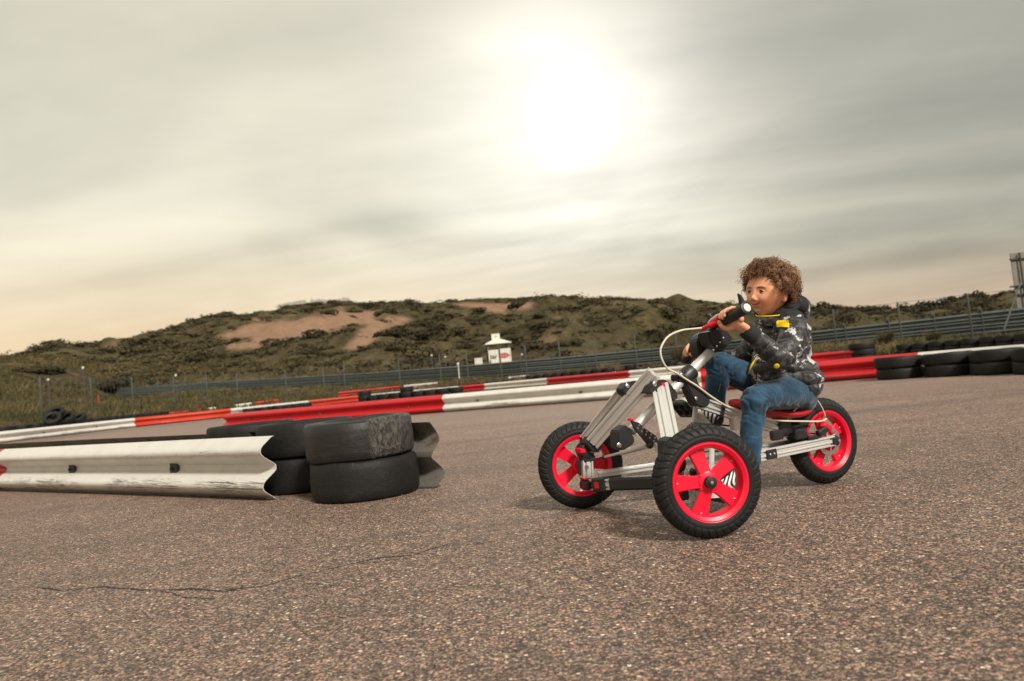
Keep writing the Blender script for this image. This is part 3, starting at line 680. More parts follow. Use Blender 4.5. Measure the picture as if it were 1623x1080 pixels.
me.transform(Matrix((ux,uz,-uy)).transposed().to_4x4()); o=bpy.data.objects.new('lettering',me); C.objects.link(o); me.materials.clear(); me.materials.append(MATS['sign_black']); o.parent=pl_[0]
o.location=(c-ux*.90-uy*1.118+uz*((zpan+zbot)/2-.16))-org
mb=MB(org); cc=c+ux*.50-uy*1.118+uz*((zpan+zbot)/2+.05)
def ring(mb,c,rx,rz,t,seg=28,th=.012,a0=0,a1=2*PI):
    vs=[];n=seg+1
    for k in range(n):
        a=a0+(a1-a0)*k/seg
        for r_ in (1,0):
            for d_ in(0,1): vs.append(c+ux*(rx-t*(1-r_))*math.cos(a)+uz*(rz-t*(1-r_))*math.sin(a)-uy*th*d_)
    mb.add(vs,[(4*k,4*k+1,4*k+5,4*k+4) for k in range(seg)]+[(4*k+1,4*k+3,4*k+7,4*k+5) for k in range(seg)]+[(4*k+3,4*k+2,4*k+6,4*k+7) for k in range(seg)])
ring(mb,cc,.46,.26,.07); ring(mb,cc-ux*.12,.19,.20,.08,th=.016); ring(mb,cc+ux*.16,.19,.20,.08,th=.020); ring(mb,cc+ux*.48,.19,.11,.05,th=.012)
mb.box(cc-ux*.02-uy*.006,(ux,uy,uz),(.5,.012,.09)); mb.build('emblem',MATS['sign_red'],pl_[1])
# white cabinet left of the hut
p=pd(759,578,66); q=pd(759,568,66); org=Vector((p.x,66,terr(p.x,66)-.1)); mb=MB(org); mb.box((p.x,66,(p.z+q.z)/2),((1,0,0),(0,1,0),(0,0,1)),(.72,.45,q.z-p.z),.02); mb.box((p.x,66,(org.z+p.z)/2),((1,0,0),(0,1,0),(0,0,1)),(.60,.38,abs(p.z-org.z)+.02),.02); mb.box((p.x,66,q.z+.015),((1,0,0),(0,1,0),(0,0,1)),(.78,.5,.03),.005)
setp(mb.build('cabinet',MATS['white_sheet'],loc=org),label='low white cabinet just left of the white-roofed hut',cat='cabinet')
# white marker boards on posts
for (px_,y0,y1,z,sz,shape,lb) in ((684,563.5,574,55,.30,0,'small white board on the fence, the left of two near the middle'),(706,566,577,55,.26,0,'small white board on the fence, the right of two near the middle'),(726,577,592,46,.30,0,'white marker board on a pale post before the guardrail, left of the hut'),(827,562,571,66,.30,1,'round white marker on a thin post, right of the hut'),(132,583,607,52,.34,1,'white lamp-like marker on a dark post at far left, highest of three'),(77,602,614,44,.30,0,'white marker near the leftmost fence posts'),(279,595,608,52,.30,1,'small round white marker beside a fence post, left part of the dunes')):
    p=pd(px_,y0,z); b_=terr(p.x,z)-.05; org=Vector((p.x,z,b_)); root=empty('marker_sign',org,label=lb,cat='marker sign',group='white marker signs')
    mb=MB(org); mb.cyl(org,(p.x,z,p.z+sz*.3),.035,8); mb.build('post',MATS['fence_post_steel'] if px_!=726 else MATS['white_sheet'],root,smooth=40)
    mb=MB(org)
    sz*=.5
    if shape: mb.cyl((p.x,z-.06,p.z),(p.x,z-.03,p.z),sz*.55,20)
    else: mb.box((p.x,z-.05,p.z),((1,0,.1),(0,1,0),(-.1,0,1)),(sz,.03,sz*.85),.006)
    mb.build('board',MATS['white_sheet'],root)
# red and white striped pole at far left
p=pd(154,600,50); org=Vector((p.x,50,terr(p.x,50)-.05)); mb=MB(org); mb.cyl(org,(p.x,50,org.z+.9),.05,10); o=mb.build('marker_post',MATS['sign_red'],loc=org,smooth=40); setp(o,'short faded red marker post among the left fence posts','marker post')
# billboard seen from behind at the right edge
m,g=newmat('board_back'); co=g.coord(); n=g.noise(co,1.5,5,.6); g.out(g.mix(g.range(n,.3,.7),(.21,.20,.175),(.15,.142,.122)),.8,0); 
bz=27.6; org=Vector((pd(1640,500,bz).x,bz,terr(pd(1640,500,bz).x,bz)))
R0_=empty('billboard',org,label='back of a large pale billboard braced with dark battens, cut by the right frame edge',cat='billboard')
A=pd(1600.5,402,bz); Bt=pd(1612,490,bz); right=Vector((1,-.02,-.005)).normalized(); upb=Vector((0,0,1)); hh=A.z-Bt.z
cpos=Vector((A.x,bz,Bt.z+hh/2))
wd=3.6
mb=MB(org); mb.box(cpos+right*wd/2,(right,Vector((0,1,0)),upb),(wd,.04,hh),.004); mb.build('panel',MATS['board_back'],R0_)
simple('batten_wood',(.045,.038,.030),.85,var=.3,scale=6)
for f_,ext in ((.885,.07),(.40,.20),(.245,-.06),(-.08,-.30)):
    mb=MB(org); mb.box(cpos+right*(wd/2-ext/2)+upb*(hh*(f_-.5))-Vector((0,.055,0)),(right,(0,1,0),upb),(wd+ext,.07,.07),.006); mb.build('batten',MATS['batten_wood'],R0_)
for dx in (.28,1.5,2.7):
    mb=MB(org); b0=Vector((cpos.x+dx,bz-.125,org.z-.2)); mb.box((b0+Vector((0,0,(A.z-b0.z)/2))),((1,0,0),(0,1,0),(0,0,1)),(.05,.06,A.z-b0.z-.02),.006); mb.build('upright',MATS['batten_wood'],R0_)
    mb=MB(org); e0=pd(1590,517,bz-.9) if dx==.28 else b0+Vector((-.6,-.8,.1)); e0.z=min(e0.z,terr(e0.x,e0.y)+.05) if dx!=.28 else e0.z-.15; e1=b0+Vector((-.12,-.02,hh*.40+Bt.z-b0.z+.12)); mb.cyl(e0,e1,.03,8); mb.build('brace',MATS['fence_post_steel'],R0_,smooth=40)
# chestnut paling on the ridge
simple('paling_wood',(.06,.048,.036),.9,var=.3)
pts=[]
for px_ in np.arange(452,566,1.7):
    a=ray(px_,hor(px_)).x; best=max(((terr(a*z,z)-EYE)/z,z) for z in np.arange(120,158,2)); z=best[1]; pts.append(Vector((a*z,z,terr(a*z,z))))
org=pts[len(pts)//2].copy(); mb=MB(org)
for k,p in enumerate(pts):
    if 26<k<31: continue
    hh_=.75+.3*nz(k*.7,2); mb.box(p+Vector((0,0,hh_/2-.1)),((1,0,0),(0,1,0),(.05*nz(k,9),0,1)),(.085,.05,hh_+.2))
for k in range(len(pts)-1):
    for q in(.3,): mb.cyl(pts[k]+Vector((0,0,q)),pts[k+1]+Vector((0,0,q)),.015,4)
setp(mb.build('paling_fence',MATS['paling_wood'],loc=org),label='row of thin wooden pales on the dune ridge above the bare sand',cat='fence')
# ================================================================ VEGETATION
def leafmat(name,cols,sc=.35):
    m,g=newmat(name); co=g.coord('Object'); a=g.noise(co,sc,4,.6); b_=g.noise(co,2.2,4,.65)
    rnd=g.attr('tone')[2]
    f=g.m('ADD',g.m('ADD',g.m('MULTIPLY',a,.5),g.m('MULTIPLY',b_,.3)),g.m('MULTIPLY',rnd,.35))
    c=g.ramp(f,[(.30,cols[0]),(.5,cols[1]),(.66,cols[2]),(.85,cols[3])]); g.out(c,.85,0,spec=.15); return m
SCRUB=leafmat('scrub_leaves',[(.030,.025,.014),(.048,.040,.020),(.070,.057,.028),(.115,.087,.046)])
BUSH=leafmat('bush_leaves',[(.020,.018,.010),(.030,.027,.014),(.046,.040,.020),(.085,.066,.036)])
GRASSM=leafmat('dry_grass',[(.035,.036,.014),(.075,.064,.026),(.13,.095,.045),(.24,.17,.09)],.25)
rng=np.random.default_rng(11)
def leaf_cloud(n,size,flat=1.0,seed=0,lobes=5):
    """leaf-sized quads spread through a lumpy volume of unit radius"""
    r=np.random.default_rng(seed); L=r.normal(size=(lobes,3))*np.array([.42,.42,.22]); L[:,2]=np.abs(L[:,2])+.02; R=r.uniform(.32,.6,lobes)
    k=r.integers(0,lobes,n); d=r.normal(size=(n,3)); d/=np.linalg.norm(d,axis=1)[:,None]; d[:,2]=d[:,2]*.95
    p=L[k]+d*(R[k]*r.uniform(.62,1.06,n)**.5)[:,None]*np.array([1,1,.85*flat])
    nrm=d+r.normal(size=(n,3))*.32; nrm/=np.linalg.norm(nrm,axis=1)[:,None]
    u=np.cross(nrm,r.normal(size=(n,3))); u/=np.linalg.norm(u,axis=1)[:,None]; v=np.cross(nrm,u)
    s=size*r.uniform(.6,1.5,n)[:,None]; a=p-u*s*.5; b=p+v*s*.7; c=p+u*s*.5; dd=p-v*s*.7
    return np.stack([a,b,c,dd],1)            # n,4,3
def np_mesh(name,quads,mat,tone,label=None,cat=None,group=None,kind=None,loc=(0,0,0)):
    n=len(quads); me=bpy.data.meshes.new(name); V=quads.reshape(-1,3)-np.array(loc)
    me.vertices.add(4*n); me.vertices.foreach_set('co',V.ravel()); me.loops.add(4*n); me.loops.foreach_set('vertex_index',np.arange(4*n,dtype=np.int32))
    me.polygons.add(n); me.polygons.foreach_set('loop_start',np.arange(0,4*n,4,dtype=np.int32)); me.update(); me.materials.append(mat)
    a=me.attributes.new('tone','FLOAT','POINT'); a.data.foreach_set('value',np.repeat(tone,4).astype(np.float32))
    o=bpy.data.objects.new(name,me); C.objects.link(o); o.location=loc; return setp(o,label,cat,group,kind)
protos=[leaf_cloud(170,.17,1.0,s) for s in range(6)]
Qs=[];Ts=[]; _r=random.Random(3); cnt=0
for _ in range(7500):
    a=_r.uniform(-1.0,1.0); z=_r.uniform(0,1)**.8*115+46
    if z<rail_z(a)+7: continue
    x=a*z; hh_=terr(x,z)
    dn=fbm(x*.045,z*.045,2.2,3); 
    if sand_mask(x,z,hh_)>.25: continue
    pxx=CX+a*1103
    if 735<pxx<840 and z<78: continue
    if dn<-.15 and _r.random()<.45: continue
    if z>152: continue
    s=_r.uniform(.6,1.9)*(1.0+.6*max(0,dn)); k=_r.randrange(6); q=protos[k][:_r.randint(90,170)]; an=_r.uniform(0,6.28); R=np.array([[math.cos(an),-math.sin(an),0],[math.sin(an),math.cos(an),0],[0,0,1]])
    q=q@R.T*np.array([s,s,s*_r.uniform(.35,.62)])+np.array([x,z,hh_-.1*s]); Qs.append(q); Ts.append(np.clip(rng.uniform(0,1,len(q))*.22+_r.uniform(-.15,.60)+.45*fbm(x*.03,z*.03,8.8,2),0,1)); cnt+=1
np_mesh('dune_scrub',np.concatenate(Qs),SCRUB,np.concatenate(Ts),'low dense scrub covering the dune slopes','scrub',kind='stuff'); print('scrub',cnt)
# individual bushes one can tell apart
def bush(px,z,size,lb,mat=BUSH,seed=0,n=900,flat=.8,py=None):
    a=ray(px,hor(px)).x; x=a*z; h0=terr(x,z)-.22*size; q=leaf_cloud(n,.11,flat,seed+50,8)*np.array([size,size,size*.62])+np.array([x,z,h0]); t=np.clip(np.random.default_rng(seed).uniform(0,1,n)*.35+.15,0,1)
    root=empty('bush',(x,z,h0),label=lb,cat='bush',group='bushes on the dunes')
    o=np_mesh('foliage',q,mat,t,loc=(x,z,h0)); o.parent=root; o.location=(0,0,0)
    mb=MB(); rr=random.Random(seed)
    for k in range(7):
        d_=Vector((rr.uniform(-.4,.4),rr.uniform(-.4,.4),rr.uniform(.2,.42)))*size; mb.tube([(0,0,-.1*size),d_*.5+Vector((0,0,.05*size)),d_],[.035*size,.02*size,.008*size],5)
    mb.build('stem',MATS['batten_wood'],root); return root
def ridge_z(px,lo=96,hi=162):
    a=ray(px,hor(px)).x; return max(((terr(a*z,z)-EYE)/z,z) for z in np.arange(lo,hi,2))[1]
BL=[(40,1.0,'first'),(140,.8,'second'),(196,1.3,'third'),(290,2.2,'fourth'),(352,1.9,'fifth'),(396,2.2,'sixth'),(440,1.5,'seventh'),(586,2.6,'eighth'),(622,1.8,'ninth'),(656,1.5,'tenth'),(748,2.2,'eleventh'),(812,1.7,'twelfth'),(884,2.2,'thirteenth'),(934,1.7,'fourteenth'),(1005,1.8,'fifteenth'),(1058,2.4,'sixteenth'),(1120,2.0,'seventeenth'),(1320,2.4,'eighteenth'),(1386,2.6,'nineteenth'),(1468,2.2,'twentieth'),(1530,2.6,'twenty-first')]
for i,(px_,s_,nm) in enumerate(BL): bush(px_,ridge_z(px_)-2.5,s_*.85,'dark bush on the dune ridge, %s from the left on the skyline'%nm,seed=i)
MID=[(524,118,2.2,'round dark bush standing alone on the bare sand, left one'),(556,119,2.6,'wide dark bush standing on the bare sand, right one'),(452,130,1.8,'low dark bush at the top edge of the bare sand'),(455,98,3.4,'large mounded bush below the bare sand, left one'),(505,96,3.6,'large mounded bush below the bare sand, centre'),(560,100,3.0,'broad bush below the right end of the sand'),(640,104,3.4,'dark bush on the slope right of the sand patch'),(700,100,3.2,'wide bush on the slope left of the hut'),(868,72,1.7,'rounded pale bush behind the guardrail, left of two'),(905,72,1.7,'rounded pale bush behind the guardrail, right of two'),(980,84,2.4,'dark bush low on the slope above the guardrail posts'),(330,96,2.6,'dark bush on the left slope'),(270,88,2.2,'olive bush above the start of the guardrail'),(160,84,2.6,'dark bush low on the far left slope'),(60,80,3.0,'dark thicket at the far left of the dunes'),(1060,80,2.3,'brown bush behind the guardrail left of the kart handlebar'),
 (730,128,2.4,'dark bush just below the small upper sand patch'),(620,122,2.2,'dark bush beside the right end of the sand'),(400,120,2.2,'dark bush at the left end of the sand'),(830,120,2.6,'dark bush right of the upper sand patch'),(930,118,3,'large dark bush high on the slope right of centre'),(1020,112,2.8,'large bush on the slope behind the kart front')]
for i,(px_,z,s_,lb) in enumerate(MID): bush(px_,z,s_,lb,SCRUB if 'pale' in lb or 'olive' in lb else BUSH,seed=100+i,n=1500)
# far right woods behind the guardrail, one mass
Qs=[];Ts=[]
for _ in range(420):
    px_=_r.uniform(1240,1760); a=ray(px_,hor(px_)).x; z=_r.uniform(95,165); x=a*z; s=_r.uniform(1.2,2.4); q=protos[_r.randrange(6)]; q=q*np.array([s,s,s*_r.uniform(.7,1.0)])+np.array([x,z,terr(x,z)-.2]); Qs.append(q); Ts.append(np.clip(rng.uniform(0,1,len(q))*.4+_r.uniform(-.2,.45),0,1))
np_mesh('far_wood',np.concatenate(Qs),BUSH,np.concatenate(Ts),'low dark wood along the horizon at right','wood',kind='stuff')
# grasses on the bank between track and fence, and at the guardrail foot
def blades(N,zone,hgt,seed,tonebias=0.0):
    r=np.random.default_rng(seed); Q=[];T=[]
    for _ in range(N):
        a,z=zone(r); x=a*z; h0=terr(x,z)
        if h0<.0: continue
        dens=fbm(x*.25,z*.25,6.6,3)
        if dens<-.35: continue
        n=7; s=hgt*r.uniform(.5,1.25)*(1+.8*max(0,dens)); b=np.stack([x+r.normal(0,.16,n),z+r.normal(0,.16,n),np.full(n,h0-.02)],1)
        tip=b+np.stack([r.normal(0,.35,n)*s,r.normal(0,.3,n)*s,s*r.uniform(.6,1.1,n)],1); wv=np.stack([r.uniform(.010,.022,n),np.zeros(n),np.zeros(n)],1)*(z/22)
        mid=(b+tip)/2+np.array([0,0,.12])*s
        Q.append(np.stack([b-wv*.6,b+wv*.6,mid+wv,mid-wv],1)); Q.append(np.stack([mid-wv,mid+wv,tip+wv*.2,tip-wv*.2],1))
        tn=np.clip(r.uniform(0,.6)+dens*.4+tonebias+r.uniform(-.1,.2,n),0,1); T+= [tn,tn]
    return np.concatenate(Q),np.concatenate(T)
ez=[ray(k,hor(k)).x for k in _k]; e0=[COLS[k][0][0]+ (COLS[k][1][0]-COLS[k][0][0])*.75 for k in _k]
def zone1(r):
    a=r.uniform(-.85,.95); return a,float(np.interp(a,ez,e0))+ (float(rail_z(a))-float(np.interp(a,ez,e0)))*r.uniform(0,1)**1.3
def zone2(r):
    a=r.uniform(-.85,.95); return a,float(rail_z(a))+r.uniform(.5,14)
q,t=blades(9000,zone1,.22,7,-.12); q2,t2=blades(2600,zone2,.5,8,-.1)
def zone3(r):
    a=r.uniform(-.85,-.35); return a,r.uniform(30,75)
q3,t3=blades(3000,zone3,.38,9,-.15)
np_mesh('bank_grass',np.concatenate([q,q2,q3]),GRASSM,np.concatenate([t,t2,t3]),'rough dry grass on the bank beyond the tyres','grass',kind='stuff')
TFT=[(1088,35,.85,'rust brown'),(985,36.5,.7,'dark brown'),(1050,30,.5,'low green'),(905,36,.6,'dark brown'),(975,33,.75,'pale straw'),(1425,22.6,.5,'brown'),(1465,22.2,.45,'green'),(1400,23.2,.5,'straw'),(820,38,.5,'brown')]
TFT=[(965,33.5,.85,'pale straw-coloured grass tuft before the guardrail, left of the kart'),(900,35.0,.7,'dark brown grass tuft below the guardrail, left of the pale one'),(940,34.5,.75,'reddish brown tuft beside the pale straw tuft'),(1085,32.5,1.1,'brown shrubby tuft seen through the cable loop'),(1405,27,.6,'brownish tuft on the grass behind the tall tyre stacks'),(1480,25.5,.5,'low brown tuft on the right grass edge')]
for i,(px_,z,s_,lb) in enumerate(TFT):
    a=ray(px_,hor(px_)).x; x=a*z; h0=terr(x,z); r=np.random.default_rng(i+40); n=420; an=r.uniform(0,6.28,n); rad=r.uniform(0,.22,n)*s_; b=np.stack([x+np.cos(an)*rad,z+np.sin(an)*rad,np.full(n,h0-.03)],1); ln=r.uniform(.5,1.1,n)*s_
    tip=b+np.stack([np.cos(an)*ln*r.uniform(.1,.7,n),np.sin(an)*ln*r.uniform(.1,.7,n),ln],1); wv=np.stack([np.full(n,.012),np.zeros(n),np.zeros(n)],1); mid=(b*.45+tip*.55)+np.array([0,0,.05])
    q=np.concatenate([np.stack([b-wv,b+wv,mid+wv,mid-wv],1),np.stack([mid-wv,mid+wv,tip+wv*.3,tip-wv*.3],1)])
    dark='dark' in lb or 'brown' in lb; np_mesh('grass_tuft',q,SCRUB if dark else GRASSM,np.clip(r.uniform(.3,1,2*n)+(0 if dark else .1),0,1),lb,'grass tuft',loc=(x,z,h0))
# ================================================================ PEDAL KART
_NW=gp(1120,852); _FW=gp(921,805); _RW=gp(1312,766); KM=(_NW+_FW)/2
_ax=(KM-_RW).normalized(); KF=Vector((_ax.x,_ax.y,0)); KL=Vector((-_ax.y,_ax.x,0)); KANG=math.atan2(_ax.y,_ax.x)
def toloc(P): d=Vector(P)-KM; return Vector((d.dot(KF),d.dot(KL),P[2]))
def K(px,py,l):
    d=ray(px,py); o=Vector((0,0,EYE)); t=(l+KM.dot(KL)-o.dot(KL))/d.dot(KL); return toloc(o+d*t)
simple('red_plastic',(.72,.004,.032),.36,var=.13,scale=18,bump=.05)
simple('black_plastic',(.016,.016,.017),.42,var=.25,scale=40,bump=.1)
simple('tyre_rubber',(.010,.0098,.0095),.60,var=.45,scale=25,bump=.3,spec=.3)
simple('bolt_steel',(.55,.54,.52),.25,.9,var=.1)
simple('cream_cable',(.62,.56,.42),.45,var=.08)
simple('white_cap',(.62,.62,.60),.5,var=.08)
m,g=newmat('brushed_aluminium'); co=g.coord('UV'); n=g.noise(g.v('MULTIPLY',co,(3,260,1)),1,3,.6); n2=g.noise(g.coord('Object'),6,4,.6)
g.out(g.mix(n2,(.60,.595,.57),(.72,.715,.69)),g.m('MULTIPLY_ADD',n,.2,.27),.45,g.bump(n,.06,.001),.5); ALU=m
RP=MATS['red_plastic'];BP=MATS['black_plastic'];TR=MATS['tyre_rubber'];BS=MATS['bolt_steel']
kart=empty('pedal_kart',(KM.x,KM.y,0),KANG,label='three-wheeled aluminium pedal kart with red five-spoke wheels, ridden by the boy',cat='pedal kart')
LX,LY,LZ=Vector((1,0,0)),Vector((0,1,0)),Vector((0,0,1))
def slotprof(w,h,mod=.02,gw=.0062,gd=.0055,c=.0015):
    """outline of a slotted aluminium profile, w wide x h deep, one slot per module on the wide faces"""
    pts=[]; n=max(1,round(w/mod)); 
    def face(L,nn): 
        out=[]; 
        for i in range(nn):
            x=-L/2+L*(i+.5)/nn
            out+= [(x-gw/2,0),(x-gw/2,-.0018),(x-gw*.75,-.0024),(x-gw*.75,-gd),(x+gw*.75,-gd),(x+gw*.75,-.0024),(x+gw/2,-.0018),(x+gw/2,0)]
            if i<nn-1: xm=-L/2+L*(i+1)/nn; out+=[(xm-.0016,0),(xm,-.0009),(xm+.0016,0)]
        return [(-L/2+c,0)]+out+[(L/2-c,0)]
    nh=max(1,round(h/mod))
    for L,nn,off,ang in ((w,n,h/2,0),(h,nh,w/2,-90),(w,n,h/2,180),(h,nh,w/2,90)):
        ca,sa=math.cos(math.radians(ang)),math.sin(math.radians(ang))
        for x,y in face(L,nn):
            X=x;Y=y+off; pts.append((X*ca-Y*sa,X*sa+Y*ca))
    return pts
def beam(mb,a,b,w,h,wide,mod=.02):
    """slotted bar a->b; 'wide' = direction that the w side lies along"""
    a=Vector(a);b=Vector(b); t=(b-a).normalized(); ux=Vector(wide); ux=(ux-t*ux.dot(t)).normalized(); uy=t.cross(ux)
    pr=slotprof(w,h,mod); n=len(pr); L=(b-a).length
    vs=[a+ux*x+uy*y for x,y in pr]+[b+ux*x+uy*y for x,y in pr]
    per=[0]
    for i in range(n): per.append(per[-1]+math.dist(pr[i],pr[(i+1)%n]))
    fs=[(i,(i+1)%n,n+(i+1)%n,n+i) for i in range(n)]; uv=[((0,per[i]),(0,per[i+1]),(L,per[i+1]),(L,per[i])) for i in range(n)]
    fs+=[tuple(range(n)),tuple(range(n,2*n))]; uv+=[((0,0),)*n]*2
    mb.add(vs,fs,0,uv)
def kb(name,a,b,w,h,wide,mod=.02):
    mb=MB(); beam(mb,a,b,w,h,wide,mod); return mb.build(name,ALU,kart)
def kx(name,c,ax,sz,bev=.004,mat=None,parent=None,label=None):
    mb=MB(); mb.box(c,ax,sz,bev); return mb.build(name,mat or BP,parent or kart,smooth=35,label=label)
def kc(name,a,b,r,mat=None,parent=None,bev=.0015,seg=24,r2=None):
    mb=MB(); mb.cyl(a,b,r,seg,bev,r2=r2); return mb.build(name,mat or BP,parent or kart,smooth=40)
def frame_of(a,b,wide=LY):
    t=(Vector(b)-Vector(a)).normalized(); u=Vector(wide); u=(u-t*u.dot(t)).normalized(); return t,u,t.cross(u)
# --- wheel
NB=42
def tread_fn(R,W):
    a0=.033;b0=W/2
    def prof():
        out=[]
        for k in range(37):
            ph=math.radians(-128+256*k/36); out.append((ph,R-a0+a0*math.cos(ph),b0*math.sin(ph)*(1 if abs(ph)<1.5 else 1)))
        return out
    P=prof()
    def f(an,j,rr,h):
        ph=P[j][0]; ap=abs(math.degrees(ph)); d=0
        if ap<80:
            s=0 if ph>0 else .5
            u=(NB*an/(2*PI)+s+.012*max(0,ap-22)+(0.25*math.sin(ap*.12) if ap<22 else 0))%1
            gr=1 if (u<.17 or abs(ap-26)<4.5 or (ap<5 and (u*2)%1<.8)) else 0
            if ap>66: gr=1 if u<.20 else 0
            d=-.0025*gr*(1 if ap<70 else .6)
        elif ap<92: d=-.0016
        if 100<ap<104: d=.0009
        return rr+d*math.cos(ph), h+d*math.sin(ph)
    return [(r_,h_) for _,r_,h_ in P],f
def mk_wheel(c,n,R=.155,W=.062,spoke0=90,name_parent=kart,label=None):
    """c hub centre, n outward axle direction (local). Red cast rim with tyre and hub cap as its children"""
    c=Vector(c); n=Vector(n).normalized(); e2=(LZ-n*LZ.dot(n)).normalized(); e1=e2.cross(n)      # e1 right when seen from outside
    mb=MB()
    ro=.1065
    # rim ring with flanges
    ring=[(ro,.029),(ro+.0015,.030),(ro+.003,.028),(ro+.003,.025),(ro-.006,.022),(ro-.008,.012),(ro-.008,-.012),(ro-.006,-.022),(ro+.003,-.025),(ro+.003,-.028),(ro+.0015,-.030),(ro-.001,-.030),(ro-.012,-.024),(ro-.0155,-.014),(ro-.0155,.014),(ro-.012,.024),(ro-.003,.0295)]
    mb.lathe(ring,c,n,96,closed=True)
    # spokes: five broad flat arms, dished
    for k in range(5):
        a=math.radians(spoke0+72*k); d=e1*math.cos(a)+e2*math.sin(a); s=e1*(-math.sin(a))+e2*math.cos(a)
        sec=[(.020,.0170,.016,.012),(.040,.0180,.014,.011),(.066,.0205,.011,.010),(.086,.0235,.010,.010),(.0965,.0265,.010,.012)]
        vs=[]
        for r_,hw,zz_,th in sec:
            zf=zz_; bvl=.003
            for (q,z_) in ((-hw,zf-bvl),(-hw+bvl,zf),(hw-bvl,zf),(hw,zf-bvl),(hw,zf-th),(-hw,zf-th)): vs.append(c+d*r_+s*q+n*z_)
        fs=[(i*6+j,i*6+(j+1)%6,(i+1)*6+(j+1)%6,(i+1)*6+j) for i in range(len(sec)-1) for j in range(6)]+[tuple(range(6)),tuple(range(24,30))]
        mb.add(vs,fs)
        # raised rib pair on the arm
    hubp=[(0,.019),(.026,.019),(.0295,.0165),(.031,.010),(.031,-.012),(.024,-.020),(0,-.020)]
    mb.lathe(hubp,c,n,48)
    for k in range(5):
        a=math.radians(spoke0+36+72*k); d=e1*math.cos(a)+e2*math.sin(a); mb.cyl(c+d*.026-n*.004,c+d*.026+n*.0185,.0065,14,.001)
    wh=mb.build('wheel',RP,name_parent,smooth=38,label=label)
    mb=MB(); P,f=tread_fn(R,W); mb.lathe(P+[(ro+.002,-.0265)][:0],c,n,NB*10,fn=f); mb.build('tyre',TR,wh,smooth=32)
    mb=MB(); mb.cyl(c+n*.016,c+n*.034,.0165,32,.0025); mb.cyl(c+n*.033,c+n*.0355,.010,20,.0005); mb.build('hub_cap',BP,wh,smooth=35)
    mb=MB(); mb.cyl(c+n*.034,c+n*.0375,.0048,6,.0006); mb.build('axle_bolt',BS,wh,smooth=35)
    for k in range(5):
        a=math.radians(spoke0+72*k); d=e1*math.cos(a)+e2*math.sin(a); mb=MB(); mb.sphere(c+d*.088+n*.0092,(.0042,.0042,.0026),10,6); mb.build('rivet',BS,wh,smooth=60)
    return wh
HN=toloc(gp(1130,853)); HF=toloc(gp(927,805.5)); HR=toloc(gp(1315,766.5)); RZ=.155
st=math.radians(15); nst=Vector((math.sin(st),math.cos(st),0))
NWc=Vector((HN.x,HN.y-.0,RZ)); FWc=Vector((HF.x,HF.y,RZ)); RWc=Vector((HR.x,0,RZ))
mk_wheel(NWc,nst,spoke0=-38)
mk_wheel(FWc,-nst,spoke0=110)         # its inner side faces the camera
mk_wheel(RWc,LY,spoke0=98)
# --- front axle, king pins and the A-frame
kpF=K(930,745,-.245); kpN=Vector((kpF.x-.03,.235,kpF.z))
def connector(p,t,u,v,sz=(.044,.046,.05)):
    return kx('connector',p,(t,u,v),sz,.007)
aF=K(928,757,-.245); 
mb=MB(); beam(mb,K(929,757,-.245),K(928,729,-.245),.04,.04,LX); mb.build('king_pin_post',ALU,kart)
kx('king_pin_block',K(934,768,-.245),(LX,LY,LZ),(.056,.052,.030),.006)
kc('hinge',K(927,714,-.245)-LX*0+Vector((0,-.024,0)),K(927,714,-.245)+Vector((0,.026,0)),.026)
kx('hinge_block',K(930,727,-.245),(LX,LY,LZ),(.05,.046,.022),.005)
mb=MB(); mb.lathe([(.0,.0),(.0085,0),(.0085,.003),(.006,.0045),(0,.0045)],K(933,714,-.245)+Vector((0,.026,0)),LY,16); mb.build('bolt',BS,kart,smooth=40)
kx('red_insert',K(920,714,-.245)+Vector((.002,.003,0)),(LX,LY,LZ),(.022,.049,.018),.004,RP)
# near side king pin, mostly behind the wheel
mb=MB(); beam(mb,kpN-LZ*.02,kpN+LZ*.03,.04,.04,LX); mb.build('king_pin_post',ALU,kart); kx('king_pin_block',kpN-LZ*.035,(LX,LY,LZ),(.056,.052,.030),.006)
kc('hinge',kpN+Vector((0,-.024,.055)),kpN+Vector((0,.026,.055)),.026)
# stub axles
for c_,s_ in ((NWc,1),(FWc,-1)):
    mb=MB(); mb.cyl(c_-nst*(s_*.09),c_-nst*(s_*.0),.009,16); mb.build('stub_axle',BS,kart,smooth=40)
    kx('steering_knuckle',c_-nst*(s_*.055),(LX,nst,LZ),(.05,.035,.06),.006)
# lower cross beam with black sleeve
cA=K(950,768,-.215); cB=K(1040,764,.06); cdir=(cB-cA).normalized()
s0=K(940,768,-.235); s1=K(1082,763,.13)
mb=MB(); beam(mb,s0,s1,.036,.036,LZ); mb.build('cross_beam',ALU,kart)
t,u,v=frame_of(s0,s1,LZ); L=(s1-s0).length
kx('beam_sleeve',s0.lerp(s1,.56),(t,u,v),(L*.66,.042,.042),.007); kx('sleeve_clamp',s0.lerp(s1,.115),(t,u,v),(.062,.047,.047),.005); kx('red_insert',s0.lerp(s1,.10),(t,u,v),(.026,.026,.0485),.003,RP)
# chassis rails running back from both king pins to the rear fork
jn=K(1208,722,.045); jf=Vector((jn.x,-.045,jn.z))
a=K(948,752,-.225); kb('chassis_rail',a,Vector((jf.x,-.02,jf.z+.006)),.020,.040,LZ); b_=Vector((a.x,.215,a.z)); kb('chassis_rail',b_,Vector((jn.x+.01,.02,jn.z+.006)),.020,.040,LZ)
# A-frame
bl=K(940,702,-.20); tp=K(1036,592,.045)
nrm=(Vector((0,0,0))+ (tp-bl).cross(LX)).normalized()
lat=(tp-bl).cross(KF).normalized()
vw=lambda a,b:(b-a).cross(toloc(Vector((0,0,EYE)))-(a+b)/2)

